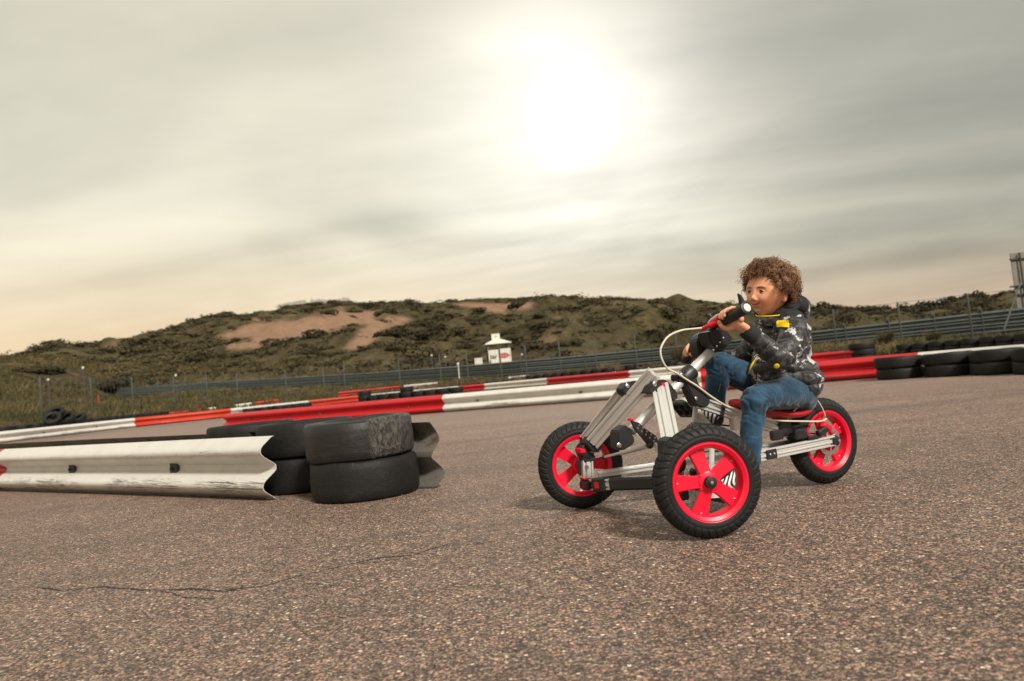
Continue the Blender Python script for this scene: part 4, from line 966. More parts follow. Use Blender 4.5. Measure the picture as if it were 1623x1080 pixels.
kb('frame_bar',bl,tp,.050,.022,vw(bl,tp),.020)
bl2=K(926,695,-.262); tp2=K(987,618,-.085)
o2=Vector((.035,0,0))
kb('frame_bar',bl2,tp2,.032,.020,vw(bl2,tp2),.018)
br=K(1063,698,.185); tr=K(1046,612,.035)
kb('frame_bar',br,tr,.054,.022,vw(br,tr),.027)
def plate(name,polypx,l,th,mat=BP,bev=.0025,parent=None):
    """outline surveyed in the side plane l of the kart, real thickness th"""
    P=[K(x,y,l) for x,y in polypx]; bm=bmesh.new(); f0=bm.faces.new([bm.verts.new((p.x,l-th/2,p.z)) for p in P]); r_=bmesh.ops.extrude_face_region(bm,geom=[f0]); bmesh.ops.translate(bm,vec=(0,th,0),verts=[v_ for v_ in r_['geom'] if isinstance(v_,bmesh.types.BMVert)])
    bmesh.ops.recalc_face_normals(bm,faces=bm.faces)
    if bev: bmesh.ops.bevel(bm,geom=[e for e in bm.edges],offset=bev,segments=2,affect='EDGES',clamp_overlap=True)
    me=bpy.data.meshes.new(name); bm.to_mesh(me); bm.free(); me.materials.append(mat); me.polygons.foreach_set('use_smooth',[True]*len(me.polygons)); me.set_sharp_from_angle(angle=math.radians(35))
    o=bpy.data.objects.new(name,me); C.objects.link(o); o.parent=parent or kart; return o
plate('connector',[(981,617),(988,607),(1000,604),(1012,604),(1022,607),(1019,617),(1008,622),(994,630),(984,625)],-.06,.045)
plate('connector',[(1022,611),(1031,603),(1045,602),(1052,606),(1064,620),(1067,631),(1059,636),(1050,622),(1036,618),(1031,626),(1021,623)],.02,.058)
plate('red_insert',[(1048,607),(1053,607),(1055,615),(1049,616)],.0505,.004,RP,0)
for x,y,l in ((1037,609,.0495),(994,612,-.037)):
    mb=MB(); mb.lathe([(.0,.0),(.0075,0),(.0075,.003),(.005,.0045),(0,.0045)],K(x,y,l),LY,16); mb.build('bolt',BS,kart,smooth=40)
plate('connector',[(924,703),(932,692),(942,700),(950,706),(944,717),(934,716)],-.225,.05)
plate('connector',[(1048,700),(1056,692),(1074,694),(1082,705),(1080,722),(1050,722)],.19,.05)
# --- steering column
ct=K(1131,553,0); cb_=K(1000,684,0); mb=MB(); d_=(cb_-ct); mb.cyl(ct,ct+d_*1.0,.0165,28,.002); mb.build('steering_tube',ALU,kart,smooth=40)
# collar clamp on the tube and arm down to the upper beam
td=(ct-cb_).normalized(); cp=ct+d_*.335
mb=MB(); mb.cyl(cp-td*.024,cp+td*.026,.0285,32,.004); mb.build('collar',BP,kart,smooth=40)
plate('clamp_arm',[(1067,596),(1077,588),(1090,588),(1098,596),(1101,608),(1111,621),(1120,632),(1118,643),(1108,647),(1097,642),(1090,628),(1085,616),(1078,606),(1070,606)],.0,.044,bev=.004)
for x,y in ((1103,632),(1080,594)):
    mb=MB(); mb.lathe([(.0,.0),(.0062,0),(.0062,.003),(.004,.004),(0,.004)],K(x,y,.022),LY,16); mb.build('bolt',BS,kart,smooth=40)
plate('column_foot',[(972,683),(987,673),(1000,695),(999,703),(982,714),(973,710)],-.01,.05,bev=.004)
mb=MB(); mb.lathe([(.0,.0),(.008,0),(.008,.003),(.005,.0045),(0,.0045)],K(981,706,.015),LY,16); mb.build('bolt',BS,kart,smooth=40)
# steering arm: perforated plate and tie rod
pa=K(1004,668,.0); 
plate('steering_arm',[(998,664),(1004,668),(1012,670),(1020,678),(1040,692),(1044,703),(1036,707),(1024,703),(1012,688),(1004,678)],.025,.007,bev=.001)
for i in range(5):
    for j in range(2):
        x=1011+i*6.2+j*2; y=677+i*5.0-j*5+2; mb=MB(); mb.lathe([(.0018,0),(.0032,0),(.0032,.0012),(.0018,.0012)],K(x,y,.0287),LY,10); mb.build('hole_rim',BS,kart,smooth=40)
kx('red_insert',K(999,665,.02),(LX,LY,LZ),(.012,.02,.008),.002,RP)
mb=MB(); q0=K(1030,706,.03); q1=K(957,725,-.2); mb.tube([q0,q0.lerp(q1,.05),q0.lerp(q1,.06),q0.lerp(q1,.6),q0.lerp(q1,.61),q1],[.005,.005,.0095,.0095,.005,.004],14); mb.build('tie_rod',MATS['dark_steel'] if False else ALU,kart,smooth=50)
mb=MB(); mb.sphere(q0,.0115,12,8); mb.build('ball_joint',BP,kart,smooth=60); mb=MB(); mb.sphere(q1,.008,12,8); mb.build('ball_joint',BP,kart,smooth=60)
q2=Vector((kpN.x,.2,q1.z)); mb=MB(); mb.tube([q0+Vector((-.02,0,0)),q2],[.007,.007],12); mb.build('tie_rod',ALU,kart,smooth=50)
# --- handlebar
gN=K(1182,489,.205); gA=K(1141,511,.075); gdir=(gN-gA).normalized()
hbc=K(1128,523,.01); gF0=Vector((hbc.x-.0,-.06,hbc.z-.005)); fh=K(1094,562,-.2)
mb=MB(); bar=[gA-gdir*.03,gA.lerp(hbc,.5)+Vector((0,0,.004)),hbc,Vector((hbc.x-.012,-.05,hbc.z-.02)),fh.lerp(Vector((hbc.x-.012,-.05,hbc.z-.02)),.5),fh]
mb.tube([gN-gdir*.01]+bar,[.0105]*7,18); mb.build('handlebar',BP,kart,smooth=50)
mb=MB(); Lg=(gN-gA).length; pts=[];rr=[]
for k in range(41):
    f=k/40; pts.append(gA.lerp(gN,f)); rr.append(.0178+(.0012 if (k%3==0) else 0)-(.001 if .35<f<.4 else 0)+(.0022 if f>.93 or f<.05 else 0))
mb.tube(pts,rr,26); grip=mb.build('grip',BP,kart,smooth=25)
mb=MB(); mb.cyl(gN-gdir*.004,gN+gdir*.006,.0215,28,.002); mb.build('grip_end_ring',BP,grip,smooth=40)
mb=MB(); mb.cyl(gN+gdir*.0055,gN+gdir*.0085,.0135,28,.001); mb.build('grip_end_cap',MATS['white_cap'],grip,smooth=40)
mb=MB(); e=gN-gdir*.012; mb.tube([e+LZ*.012,e+LZ*.030+Vector((.004,0,0)),e+LZ*.043+Vector((.010,.002,0)),e+LZ*.050+Vector((.018,.004,0))],[.011,.009,.0065,.003],12); mb.build('grip_horn',BP,grip,smooth=60)
fd=(fh-bar[3]).normalized(); mb=MB(); mb.tube([fh-fd*.075,fh-fd*.07,fh+fd*.04,fh+fd*.045],[.017,.0185,.0185,.021],22); mb.build('grip',BP,kart,smooth=40)
# brake lever with red body
lb=gA-gdir*.012
kx('brake_body',lb+Vector((.008,.0,.004)),(gdir,(gdir.cross(LZ)).normalized(),LZ),(.045,.03,.026),.006,RP)
def pxt(name,pts,r,mat,parent=None,seg=10): mb=MB(); mb.tube([K(*p) for p in pts],r,seg); return mb.build(name,mat,parent or kart,smooth=60)
pxt('brake_lever',[(1150,513,.10),(1138,511,.085),(1127,515,.06),(1114,521,.03),(1112,523,.02)],[.006,.0075,.008,.007,.005],RP)
pxt('brake_lever_clip',[(1144,497,.08),(1136,501,.07),(1128,507,.055),(1122,513,.045)],[.004,.006,.006,.003],BS)
pxt('bell',[(1124,498,.04),(1126,503,.04),(1128,509,.04)],[.006,.011,.008],BP)
# fork head blocks
hd=frame_of(ct,cb_,LY)
plate('head_block',[(1113,528),(1126,524),(1140,522),(1153,538),(1146,549),(1135,560),(1125,553),(1118,545)],.015,.062,bev=.004)
plate('head_block',[(1098,540),(1104,531),(1114,526),(1121,545),(1129,557),(1117,566),(1104,568),(1099,556)],-.045,.05,bev=.004)
for x,y in ((1146,536),(1141,543),(1136,549),(1131,555)):
    mb=MB(); mb.sphere(K(x,y,.045),.0045,10,6); mb.build('bolt',BS,kart,smooth=60)
# --- upper beam under the rider, seat
ub0=K(1104,637,0); ub1=K(1246,684,0); kb('upper_beam',ub0,ub1,.040,.022,(ub1-ub0).cross(LY))
t,u,v=frame_of(ub0,ub1)
kx('beam_band',ub0.lerp(ub1,.26),(t,u,v),(.022,.027,.047),.004)
kx('seat_post',K(1164,670,.0),(LX,LY,LZ),(.026,.026,.05),.002,ALU)
for px_,py_,l,sz in ((1239,674,.0,(.05,.05,.075)),(1262,683,.0,(.075,.045,.05)),(1231,690,.045,(.052,.022,.034)),(1268,688,.045,(.056,.024,.034))): kx('seat_bracket',K(px_,py_,l),(LX,LY,LZ),sz,.006)
sp=[K(1158,636,0),K(1185,646,0),K(1213,655,0),K(1244,658,0),K(1264,653,0),K(1274,645,0)]
mb=MB(); vs=[];W_=[.035,.055,.066,.072,.066,.05]; n=14
for i,p in enumerate(sp):
    for k in range(n):
        a=2*PI*k/n; q=abs(math.cos(a))**.6*(1 if math.cos(a)>0 else -1)
        tn=(sp[min(i+1,5)]-sp[max(i-1,0)]).normalized(); up_=LY.cross(tn); up_=up_ if up_.z>0 else -up_
        vs.append(p+LY*q*W_[i]+up_*math.sin(a)*.017)
fs=[(i*n+k,i*n+(k+1)%n,(i+1)*n+(k+1)%n,(i+1)*n+k) for i in range(5) for k in range(n)]+[tuple(range(n)),tuple(range(5*n,6*n))]
mb.add(vs,fs); simple('dark_red_seat',(.40,.008,.016),.45,var=.1); so_=mb.build('seat',MATS['dark_red_seat'],kart,smooth=60); sm_=so_.modifiers.new('s','SUBSURF'); sm_.levels=2; sm_.render_levels=2
# --- rear fork
for sgn in (1,-1):
    y_=.047*sgn; a=Vector((jn.x+.03,y_,jn.z-.001)); b_=Vector((RWc.x-.003,y_,RWc.z+.001)); kb('fork_beam',a,b_,.036,.018,LZ,.018)
    t,u,v=frame_of(a,b_); kx('fork_plate',a.lerp(b_,.17)+LY*sgn*.0095,(t,u,v),(.046,.008,.032),.0025)
    for q in(-.009,.009): mb=MB(); mb.lathe([(0,0),(.0042,0),(.0042,.002),(.0025,.003),(0,.003)],a.lerp(b_,.17)+t*q+LY*sgn*.0135,LY*sgn,12); mb.build('bolt',BS,kart,smooth=40)
    kx('fork_end',Vector((RWc.x-.005,y_+.002*sgn,RWc.z)),(LX,LY,LZ),(.042,.024,.036),.009)
    mb=MB(); mb.cyl(Vector((RWc.x-.012,y_+sgn*.013,RWc.z)),Vector((RWc.x-.012,y_+sgn*.020,RWc.z)),.006,6,.001); mb.build('axle_bolt',BS,kart,smooth=40)
kx('fork_bridge',Vector((jn.x-.03,0,jn.z)),(LX,LY,LZ),(.05,.078,.034),.004,ALU)
kx('fork_bridge',Vector((jn.x-.23,0,jn.z+.03)),(LX,LY,LZ),(.045,.11,.02),.004)
kx('caliper_mount',K(1303,684,.05),(Vector((.9,0,-.35)),LY,Vector((.35,0,.9))),(.05,.022,.024),.005)
# brake disc and caliper
dc=RWc+LY*.030; mb=MB(); seg=90; inn=[];
def df(a,j,rr,h): return (rr+(.0016*math.sin(a*9)if rr>.04 else 0),h)
mb.lathe([(.036,.001),(.052,.001),(.052,-.001),(.036,-.001)],dc,LY,seg,closed=True,fn=df)
for k in range(6):
    a=k*PI/3; d=Vector((math.cos(a),0,math.sin(a))); d2=Vector((math.cos(a+.5),0,math.sin(a+.5))); mb.tube([dc+d*.016,dc+d2*.038],[.003,.003],6)
mb.cyl(dc-LY*.003,dc+LY*.004,.02,24,.001); mb.build('brake_disc',BS,kart,smooth=40)
mb=MB(); cq=RWc+Vector((.012,.036,.052)); mb.box(cq,(Vector((.8,0,.6)),LY,Vector((-.6,0,.8))),(.045,.026,.022),.006); mb.box(cq+Vector((.022,.0,.010)),(LX,LY,LZ),(.02,.02,.02),.005); mb.build('brake_caliper',RP,kart,smooth=35)
# --- crank, pedals
cr_=K(1112,694,.0); mb=MB(); mb.cyl(cr_-LY*.05,cr_+LY*.05,.011,20,.001); mb.build('crank_axle',BS,kart,smooth=40)
pF=K(1083,648,-.12); pN=K(1146,789,.115)
mb=MB(); mb.box((cr_+Vector((pF.x,0,pF.z)))/2-LY*.05-Vector((0,0,0)),((Vector((pF.x,0,pF.z))-Vector((cr_.x,0,cr_.z))),LY,(Vector((pF.x,0,pF.z))-Vector((cr_.x,0,cr_.z))).cross(LY)),((Vector((pF.x,0,pF.z))-Vector((cr_.x,0,cr_.z))).length+.03,.010,.020),.004); mb.build('crank_arm',ALU,kart,smooth=35)
mb=MB(); d_=(Vector((pN.x,0,pN.z))-Vector((cr_.x,0,cr_.z))); mb.box((cr_+Vector((pN.x,0,pN.z)))/2+LY*.055,(d_,LY,d_.cross(LY)),(d_.length+.03,.010,.020),.004); mb.build('crank_arm',ALU,kart,smooth=35)
def pedal(p,tilt,s):
    a=Vector((math.cos(tilt),0,math.sin(tilt))); b=Vector((-math.sin(tilt),0,math.cos(tilt))); mb=MB()
    for q in(-1,1): mb.box(p+a*q*.030,(a,LY,b),(.014,.085,.020),.004)
    for q in(-1,0,1): mb.box(p+LY*q*.036,(a,LY,b),(.07,.013,.022),.004)
    mb.cyl(p-LY*s*.07,p+LY*s*.04,.006,12); return mb.build('pedal',BP,kart,smooth=35)
pedal(pF,.9,-1); pedal(pN,.1,1)
mb=MB(); NT=32
def tf(a,j,rr,h): return (rr+(.003*(1 if (a*NT/(2*PI))%1<.5 else -1) if rr>.045 else 0),h)
mb.lathe([(.012,.002),(.050,.002),(.050,-.002),(.012,-.002)],cr_-LY*.030,LY,NT*4,closed=True,fn=tf); mb.build('chainring',MATS['dark_steel'],kart)
rs=RWc-LY*.03; mb=MB()
for s_ in(1,-1): mb.tube([cr_+Vector((0,-.03,.05*s_)),rs+Vector((0,0,.022*s_))],[.0035,.0035],6)
mb.build('chain',MATS['dark_steel'],kart)
# --- fender stub above the near wheel
mb=MB()
for i in range(13):
    a=math.radians(62+i*4.6); d=Vector((math.cos(a),0,math.sin(a))); c_=Vector((NWc.x+.03,.12,NWc.z-.0))
    for w_,q in((-.03,-.006),(-.03,0),(0,.004),(.03,0),(.03,-.006)): mb.V.append(tuple(c_+d*(.165+q)+LY*w_))
for i in range(12):
    for j in range(4): mb.Fc.append((i*5+j,i*5+j+1,(i+1)*5+j+1,(i+1)*5+j)); mb.MI.append(0)
# --- cables
pts=[(1124,519,.03),(1104,521,.03),(1080,524,.03),(1060,533,.03),(1049,548,.03),(1047,560,.03),(1051,574,.03),(1059,585,.025),(1073,592,.03),(1090,603,.03),(1106,613,.03),(1126,628,.028),(1150,643,.026),(1178,655,.03),(1205,663,.05),(1235,667,.05),(1270,668,.05),(1300,668,.05),(1310,664,.05)]
P=cat([K(*p) for p in pts],6); mb=MB(); mb.tube(P,.0033,10); mb.build('brake_cable',MATS['cream_cable'],kart,smooth=60)
pts=[(1248,665,.04),(1260,650,.06),(1275,640,.06),(1292,633,.05),(1302,645,.05),(1308,660,.045)]
P=cat([K(*p) for p in pts],6); mb=MB(); mb.tube(P,.0022,8); mb.build('brake_cable',MATS['cream_cable'],kart,smooth=60)
# ================================================================ THE BOY
SEAT=K(1245,650,0); SEAT=Vector((SEAT.x,0,SEAT.z))
sw=KM+KF*SEAT.x; PER=empty('person',(sw.x,sw.y,SEAT.z),KANG,label='young child with curly brown hair in camouflage puffer jacket and jeans riding the kart',cat='person')
def bake(o):
    bpy.context.view_layer.update(); dg=bpy.context.evaluated_depsgraph_get(); me=bpy.data.meshes.new_from_object(o.evaluated_get(dg)); o.modifiers.clear(); old=o.data; o.data=me; me.name=old.name; return o
def blob(mb,pts,rad,seg=20,sub=5,lat=None):
    """tapered limb through points with round ends; radii may be (side, depth) pairs with lat = side direction"""
    P=[Vector(p) for p in pts]; R=[r if hasattr(r,'__len__') else (r,r) for r in rad]; Q=[];S=[]
    PP=[P[0]*2-P[1]]+P+[P[-1]*2-P[-2]]; RR=[R[0]]+R+[R[-1]]
    for i in range(1,len(PP)-2):
        for k in range(sub):
            t=k/sub; a,b,c,d=PP[i-1:i+3]; Q.append(.5*((2*b)+(c-a)*t+(2*a-5*b+4*c-d)*t*t+(3*b-a-3*c+d)*t**3)); tt=t*t*(3-2*t); S.append((RR[i][0]*(1-tt)+RR[i+1][0]*tt,RR[i][1]*(1-tt)+RR[i+1][1]*tt))
    Q.append(P[-1]);S.append(R[-1])
    t0=(Q[1]-Q[0]).normalized(); t1=(Q[-1]-Q[-2]).normalized(); A=[];AS=[]
    for k in range(5,0,-1):
        a=k/5*PI/2*.97; A.append(Q[0]-t0*max(S[0])*.9*math.sin(a)); AS.append((S[0][0]*math.cos(a),S[0][1]*math.cos(a)))
    B=[];BS_=[]
    for k in range(1,6):
        a=k/5*PI/2*.97; B.append(Q[-1]+t1*max(S[-1])*.9*math.sin(a)); BS_.append((S[-1][0]*math.cos(a),S[-1][1]*math.cos(a)))
    Q=A+Q+B; S=AS+S+BS_; u=Vector(lat) if lat is not None else t0.orthogonal(); vs=[]; n=len(Q)
    for i,p in enumerate(Q):
        t=(Q[min(i+1,n-1)]-Q[max(i-1,0)]).normalized(); u=(u-t*u.dot(t)).normalized(); v=t.cross(u)
        for k in range(seg):
            a=2*PI*k/seg; vs.append(p+u*(math.cos(a)*S[i][0])+v*(math.sin(a)*S[i][1]))
    mb.add(vs,[(i*seg+k,i*seg+(k+1)%seg,(i+1)*seg+(k+1)%seg,(i+1)*seg+k) for i in range(n-1) for k in range(seg)]+[tuple(range(seg))[::-1],tuple((n-1)*seg+k for k in range(seg))])
def remesh(o,vox,smooth=4,fac=.5):
    m=o.modifiers.new('r','REMESH'); m.mode='VOXEL'; m.voxel_size=vox; m.use_smooth_shade=True
    if smooth: s=o.modifiers.new('s','SMOOTH'); s.factor=fac; s.iterations=smooth
    return bake(o)
def getv(o):
    n=len(o.data.vertices); a=np.empty(n*3); o.data.vertices.foreach_get('co',a); b=np.empty(n*3); o.data.vertices.foreach_get('normal',b); return a.reshape(-1,3)+np.array(SEAT),b.reshape(-1,3)
def setv(o,V):
    o.data.vertices.foreach_set('co',(V-np.array(SEAT)).ravel()); o.data.update()
def npnoise(V,s,seed=0.0,o=3):
    return np.array([fbm(p[0]*s,p[1]*s,p[2]*s+seed,o) for p in V])
# joints, in the kart's own axes (x ahead, y to its left, z up)
PEL=K(1256,618,0); WST=K(1245,588,0); CHE=K(1243,545,0); NEC=K(1238,512,0)
shN=K(1262,523,.112); elN=K(1237,566,.172); wrN=K(1191,530,.135)
shF=K(1216,527,-.105); elF=K(1168,570,-.185); wrF=K(1113,571,-.215)
hpN=K(1262,622,.055); knN=K(1196,634,.125); anN=K(1187,738,.112)
hpF=K(1226,620,-.055); knF=K(1139,577,-.07); anF=K(1133,648,-.09)
# head frame
HC=K(1218,463,0.0); yaw=math.radians(7); pit=math.radians(9)
hy=Vector((math.cos(yaw)*math.cos(pit),math.sin(yaw)*math.cos(pit),math.sin(pit))); hz_=Vector((0,.13,1)); hz_=(hz_-hy*hz_.dot(hy)).normalized(); hx_=hy.cross(hz_)*-1   # hx_: towards the child's left
HS=1.0
def Hd(x,y,z): return HC+hx_*(x*HS)+hy*(y*HS)+hz_*(z*HS)
HC0=K(1220,457,0.0); hx0=Vector((0,1,0))
def Hk(x,y,z): return HC0+Vector((y,x,z+.010))
HM=np.array([list(hx_),list(hy),list(hz_)])
def head_base(d):
    x,y,z=d
    X=x*.0712;Y=y*(.083 if y>0 else .092);Z=z*.092
    t=max(0.0,min(1.0,-Z/.092)); t2=t*t*(3-2*t)
    X*=1-.33*t2; 
    if Y<0: Y*=1-.50*t2
    else: Y*=1-.06*t2
    if Y>.055: Y=.055+(Y-.055)*.62
    if Z>.05 and Y>0: Y*=1-.10*(Z-.05)/.04
    return Vector((X,Y,Z))
bm_=MB(SEAT); vs=[];nr,ns=48,64
for j in range(1,nr):
    th=PI*j/nr
    for k in range(ns):
        a=2*PI*k/ns; p=head_base((math.sin(th)*math.cos(a),math.sin(th)*math.sin(a),math.cos(th))); vs.append(Hd(*p))
b=len(vs); vs+=[Hd(*head_base((0,0,1))),Hd(*head_base((0,0,-1)))]
bm_.add(vs,[(j*ns+k,(j+1)*ns+k,(j+1)*ns+(k+1)%ns,j*ns+(k+1)%ns) for j in range(nr-2) for k in range(ns)]+[(b,k,(k+1)%ns) for k in range(ns)]+[(b+1,(nr-2)*ns+(k+1)%ns,(nr-2)*ns+k) for k in range(ns)])
for s_ in (1,-1):     # ears
    c_=Hd(s_*.0705,-.006,-.010); ax_=(hx_*s_*.85-hy*.5,hy*.85+hx_*s_*.5+hz_*.15,hz_); 
    bm_.sphere(c_,(.0075,.0165,.0265),16,12,ax=[a.normalized() for a in ax_]); bm_.sphere(Hd(s_*.069,-.002,-.028),(.006,.008,.009),10,8)
blob(bm_,[Hd(0,-.018,-.045),NEC+Vector((.0,0,.0)),CHE],[.036,.040,.06])
blob(bm_,[CHE+LZ*.03,CHE,WST,PEL],[(.085,.05),(.085,.06),(.08,.06),(.085,.065)],lat=LY)
blob(bm_,[shN-LY*.03,shN-LY*.01,elN,wrN],[.032,.030,.024,.0175]); blob(bm_,[shF+LY*.03,shF+LY*.01,elF,wrF],[.032,.030,.024,.0175])
blob(bm_,[hpN,knN,anN],[.040,.015,.015]); blob(bm_,[hpF,knF,anF],[.042,.024,.018])
def hand(mb,gc,gd,wrist,r,inner,prof=1):
    """gc grip centre under the middle finger, gd grip axis towards the little finger side, wrist joint"""
    w=(wrist-gc); w=(w-gd*w.dot(gd)).normalized(); up=LZ-gd*LZ.dot(gd); up=(up-w*up.dot(w)).normalized()
    pos=lambda ang,rad,off: gc+gd*off+(w*math.cos(ang)+up*math.sin(ang))*rad
    fr=.0062; R_=r+fr*.9
    for i,(off,ln,f_) in enumerate(((-.0205,.93,.0063),(-.0070,1.0,.0066),(.0065,.96,.0063),(.0190,.82,.0055))):
        a0=math.radians(18); a1=math.radians(18+205*ln); pts=[];rr=[]
        for k in range(7):
            t=k/6; a=a0+(a1-a0)*t; kn=.0016*(math.sin(t*PI*2.6)**2); pts.append(pos(a,R_+.006*(1-t)**2+kn,off+.0015*math.sin(i*2.1+t))); rr.append(f_*(1.12-.27*t))
        blob(mb,pts,rr,12,3)
    blob(mb,[pos(math.radians(-8),R_+.007,-.019),pos(math.radians(2),R_+.009,0),pos(math.radians(10),R_+.006,.017)],[.0125,.014,.0115],16,4)
    blob(mb,[pos(math.radians(-5),R_+.010,-.006),gc.lerp(wrist,.72),wrist],[(.022,.0135),(.021,.0145),(.019,.0155)],18,4,lat=gd)
    th=[pos(math.radians(-20),R_+.010,-.022),pos(math.radians(-48),R_+.007,-.030),pos(math.radians(-88),R_+.003,-.031),pos(math.radians(-125),R_+.001,-.028)]
    blob(mb,th,[.0115,.0090,.0078,.0066],14,4)
gcN=gA.lerp(gN,.40); hand(bm_,gcN,gdir,wrN,.0178,1); gcF=fh-fd*.02; hand(bm_,gcF,fd,wrF,.0178,1)
mb_src=bm_
m,g=newmat('skin'); at=g.attr('skin')[0]; co=g.coord('Object'); n=g.noise(co,220,4,.6); n2=g.noise(co,26,4,.6)
g.out(g.v('SCALE',at,g.m('MULTIPLY_ADD',n2,.22,.89)),g.m('MULTIPLY_ADD',n,.2,.40),0,g.bump(g.m('ADD',n,n2),.25,.0012),.5,Subsurface_Weight=.07,Subsurface_Radius=(.010,.004,.002),Subsurface_Scale=.6); SKIN=m
body=bm_.build('body',SKIN,PER,smooth=179); remesh(body,.0021,3)
V,Nn=getv(body); Lc=(V-np.array(HC))@HM.T/HS; X,Y,Z=Lc.T; NL=Nn@HM.T
face=(Y>.01)&(Z<.085)&(Z>-.098)&(np.abs(X)<.075)
def ga(x0,z0,sx,sz,rot=0.0):
    dx=X-x0;dz=Z-z0
    if rot: c_,s_=math.cos(rot),math.sin(rot); dx,dz=dx*c_+dz*s_,-dx*s_+dz*c_
    return np.exp(-(dx/sx)**2-(dz/sz)**2)
ft=np.clip(NL[:,1]*1.6,0,1)
D=.0040*ga(0,-.015,.0075,.018)+.0090*ga(0,-.0338,.0100,.0082)+.0035*ga(0,-.027,.007,.009)
for s_ in(1,-1):
    D+=.0062*ga(s_*.0112,-.0388,.0055,.0050)-.0048*ga(s_*.027,-.008,.0145,.0095)+.0028*ga(s_*.025,.0085,.018,.006)+.0072*ga(s_*.034,-.039,.019,.018)-.0022*ga(s_*.0225,-.0525,.0035,.005)-.002*ga(s_*.0045,-.0435,.002,.002)
    D-=.0016*ga(s_*.018,-.047,.003,.007,.5*s_)
lipz=-.0550+ (np.abs(X)/.021)**2*.0078
D+=.0042*np.exp(-(X/.0165)**4-((Z-lipz-.0042)/.0036)**2)+.0048*np.exp(-(X/.014)**4-((Z-lipz+.0048)/.0042)**2)-.0030*np.exp(-(X/.019)**4-((Z-lipz)/.0014)**2)
D+=-.0035*ga(0,-.0675,.014,.0045)+.0068*ga(0,-.080,.016,.010)-.0012*ga(0,-.0480,.0022,.003)
D+=.0015*ga(0,.045,.04,.02)
V[face]+=(np.outer(D*ft,np.array(list(hy))))[face]
# ear hollow
for s_ in(1,-1):
    e=np.exp(-((Y+.002)/.008)**2-((Z+.008)/.014)**2)*(np.abs(X)>.066)*(X*s_>0); V-=np.outer(e*.004*s_,np.array(list(hx_)))
setv(body,V)
base=np.array([.73,.35,.20]); col=np.tile(base,(len(V),1))
def blend(mask,c):
    global col
    mask=np.clip(mask,0,1)[:,None]; col=col*(1-mask)+np.array(c)*mask
hm=face.astype(float)
for s_ in(1,-1): blend(hm*.6*ga(s_*.040,-.038,.020,.016),(.66,.20,.13))
blend(hm*.4*ga(0,-.038,.010,.010),(.62,.23,.14))
blend(hm*np.exp(-(X/.0185)**6-((Z-lipz-.0035)/.0036)**4)*.8,(.50,.135,.105)); blend(hm*np.exp(-(X/.0165)**6-((Z-lipz+.0048)/.0046)**4)*.8,(.56,.16,.125)); blend(hm*np.exp(-(X/.0225)**8-((Z-lipz)/.0013)**2)*.95,(.10,.025,.02))
for s_ in(1,-1):
    bz_=.0070-((np.abs(X)-.026)/.016)**2*.0035; blend(hm*np.exp(-((np.abs(X)-.027)/.0155)**6-((Z-bz_)/.0032)**2)*1.0*(X*s_>0),(.10,.045,.02))
    blend(hm*ga(s_*.0050,-.0450,.0022,.0016)*.8,(.12,.03,.02)); blend(hm*.25*ga(s_*.027,-.020,.013,.005),(.42,.17,.11))
wa=np.linalg.norm(V-np.array(gcN),axis=1)<.07; wb=np.linalg.norm(V-np.array(gcF),axis=1)<.07
kn=npnoise(V[wa|wb],60); tmp=col[wa|wb]; tmp=tmp*(1-.35*np.clip(kn,0,1)[:,None])+np.array([.62,.20,.14])*.35*np.clip(kn,0,1)[:,None]; col[wa|wb]=tmp
ca=body.data.color_attributes.new('skin','FLOAT_COLOR','POINT'); ca.data.foreach_set('color',np.concatenate([col,np.ones((len(col),1))],1).astype(np.float32).ravel())
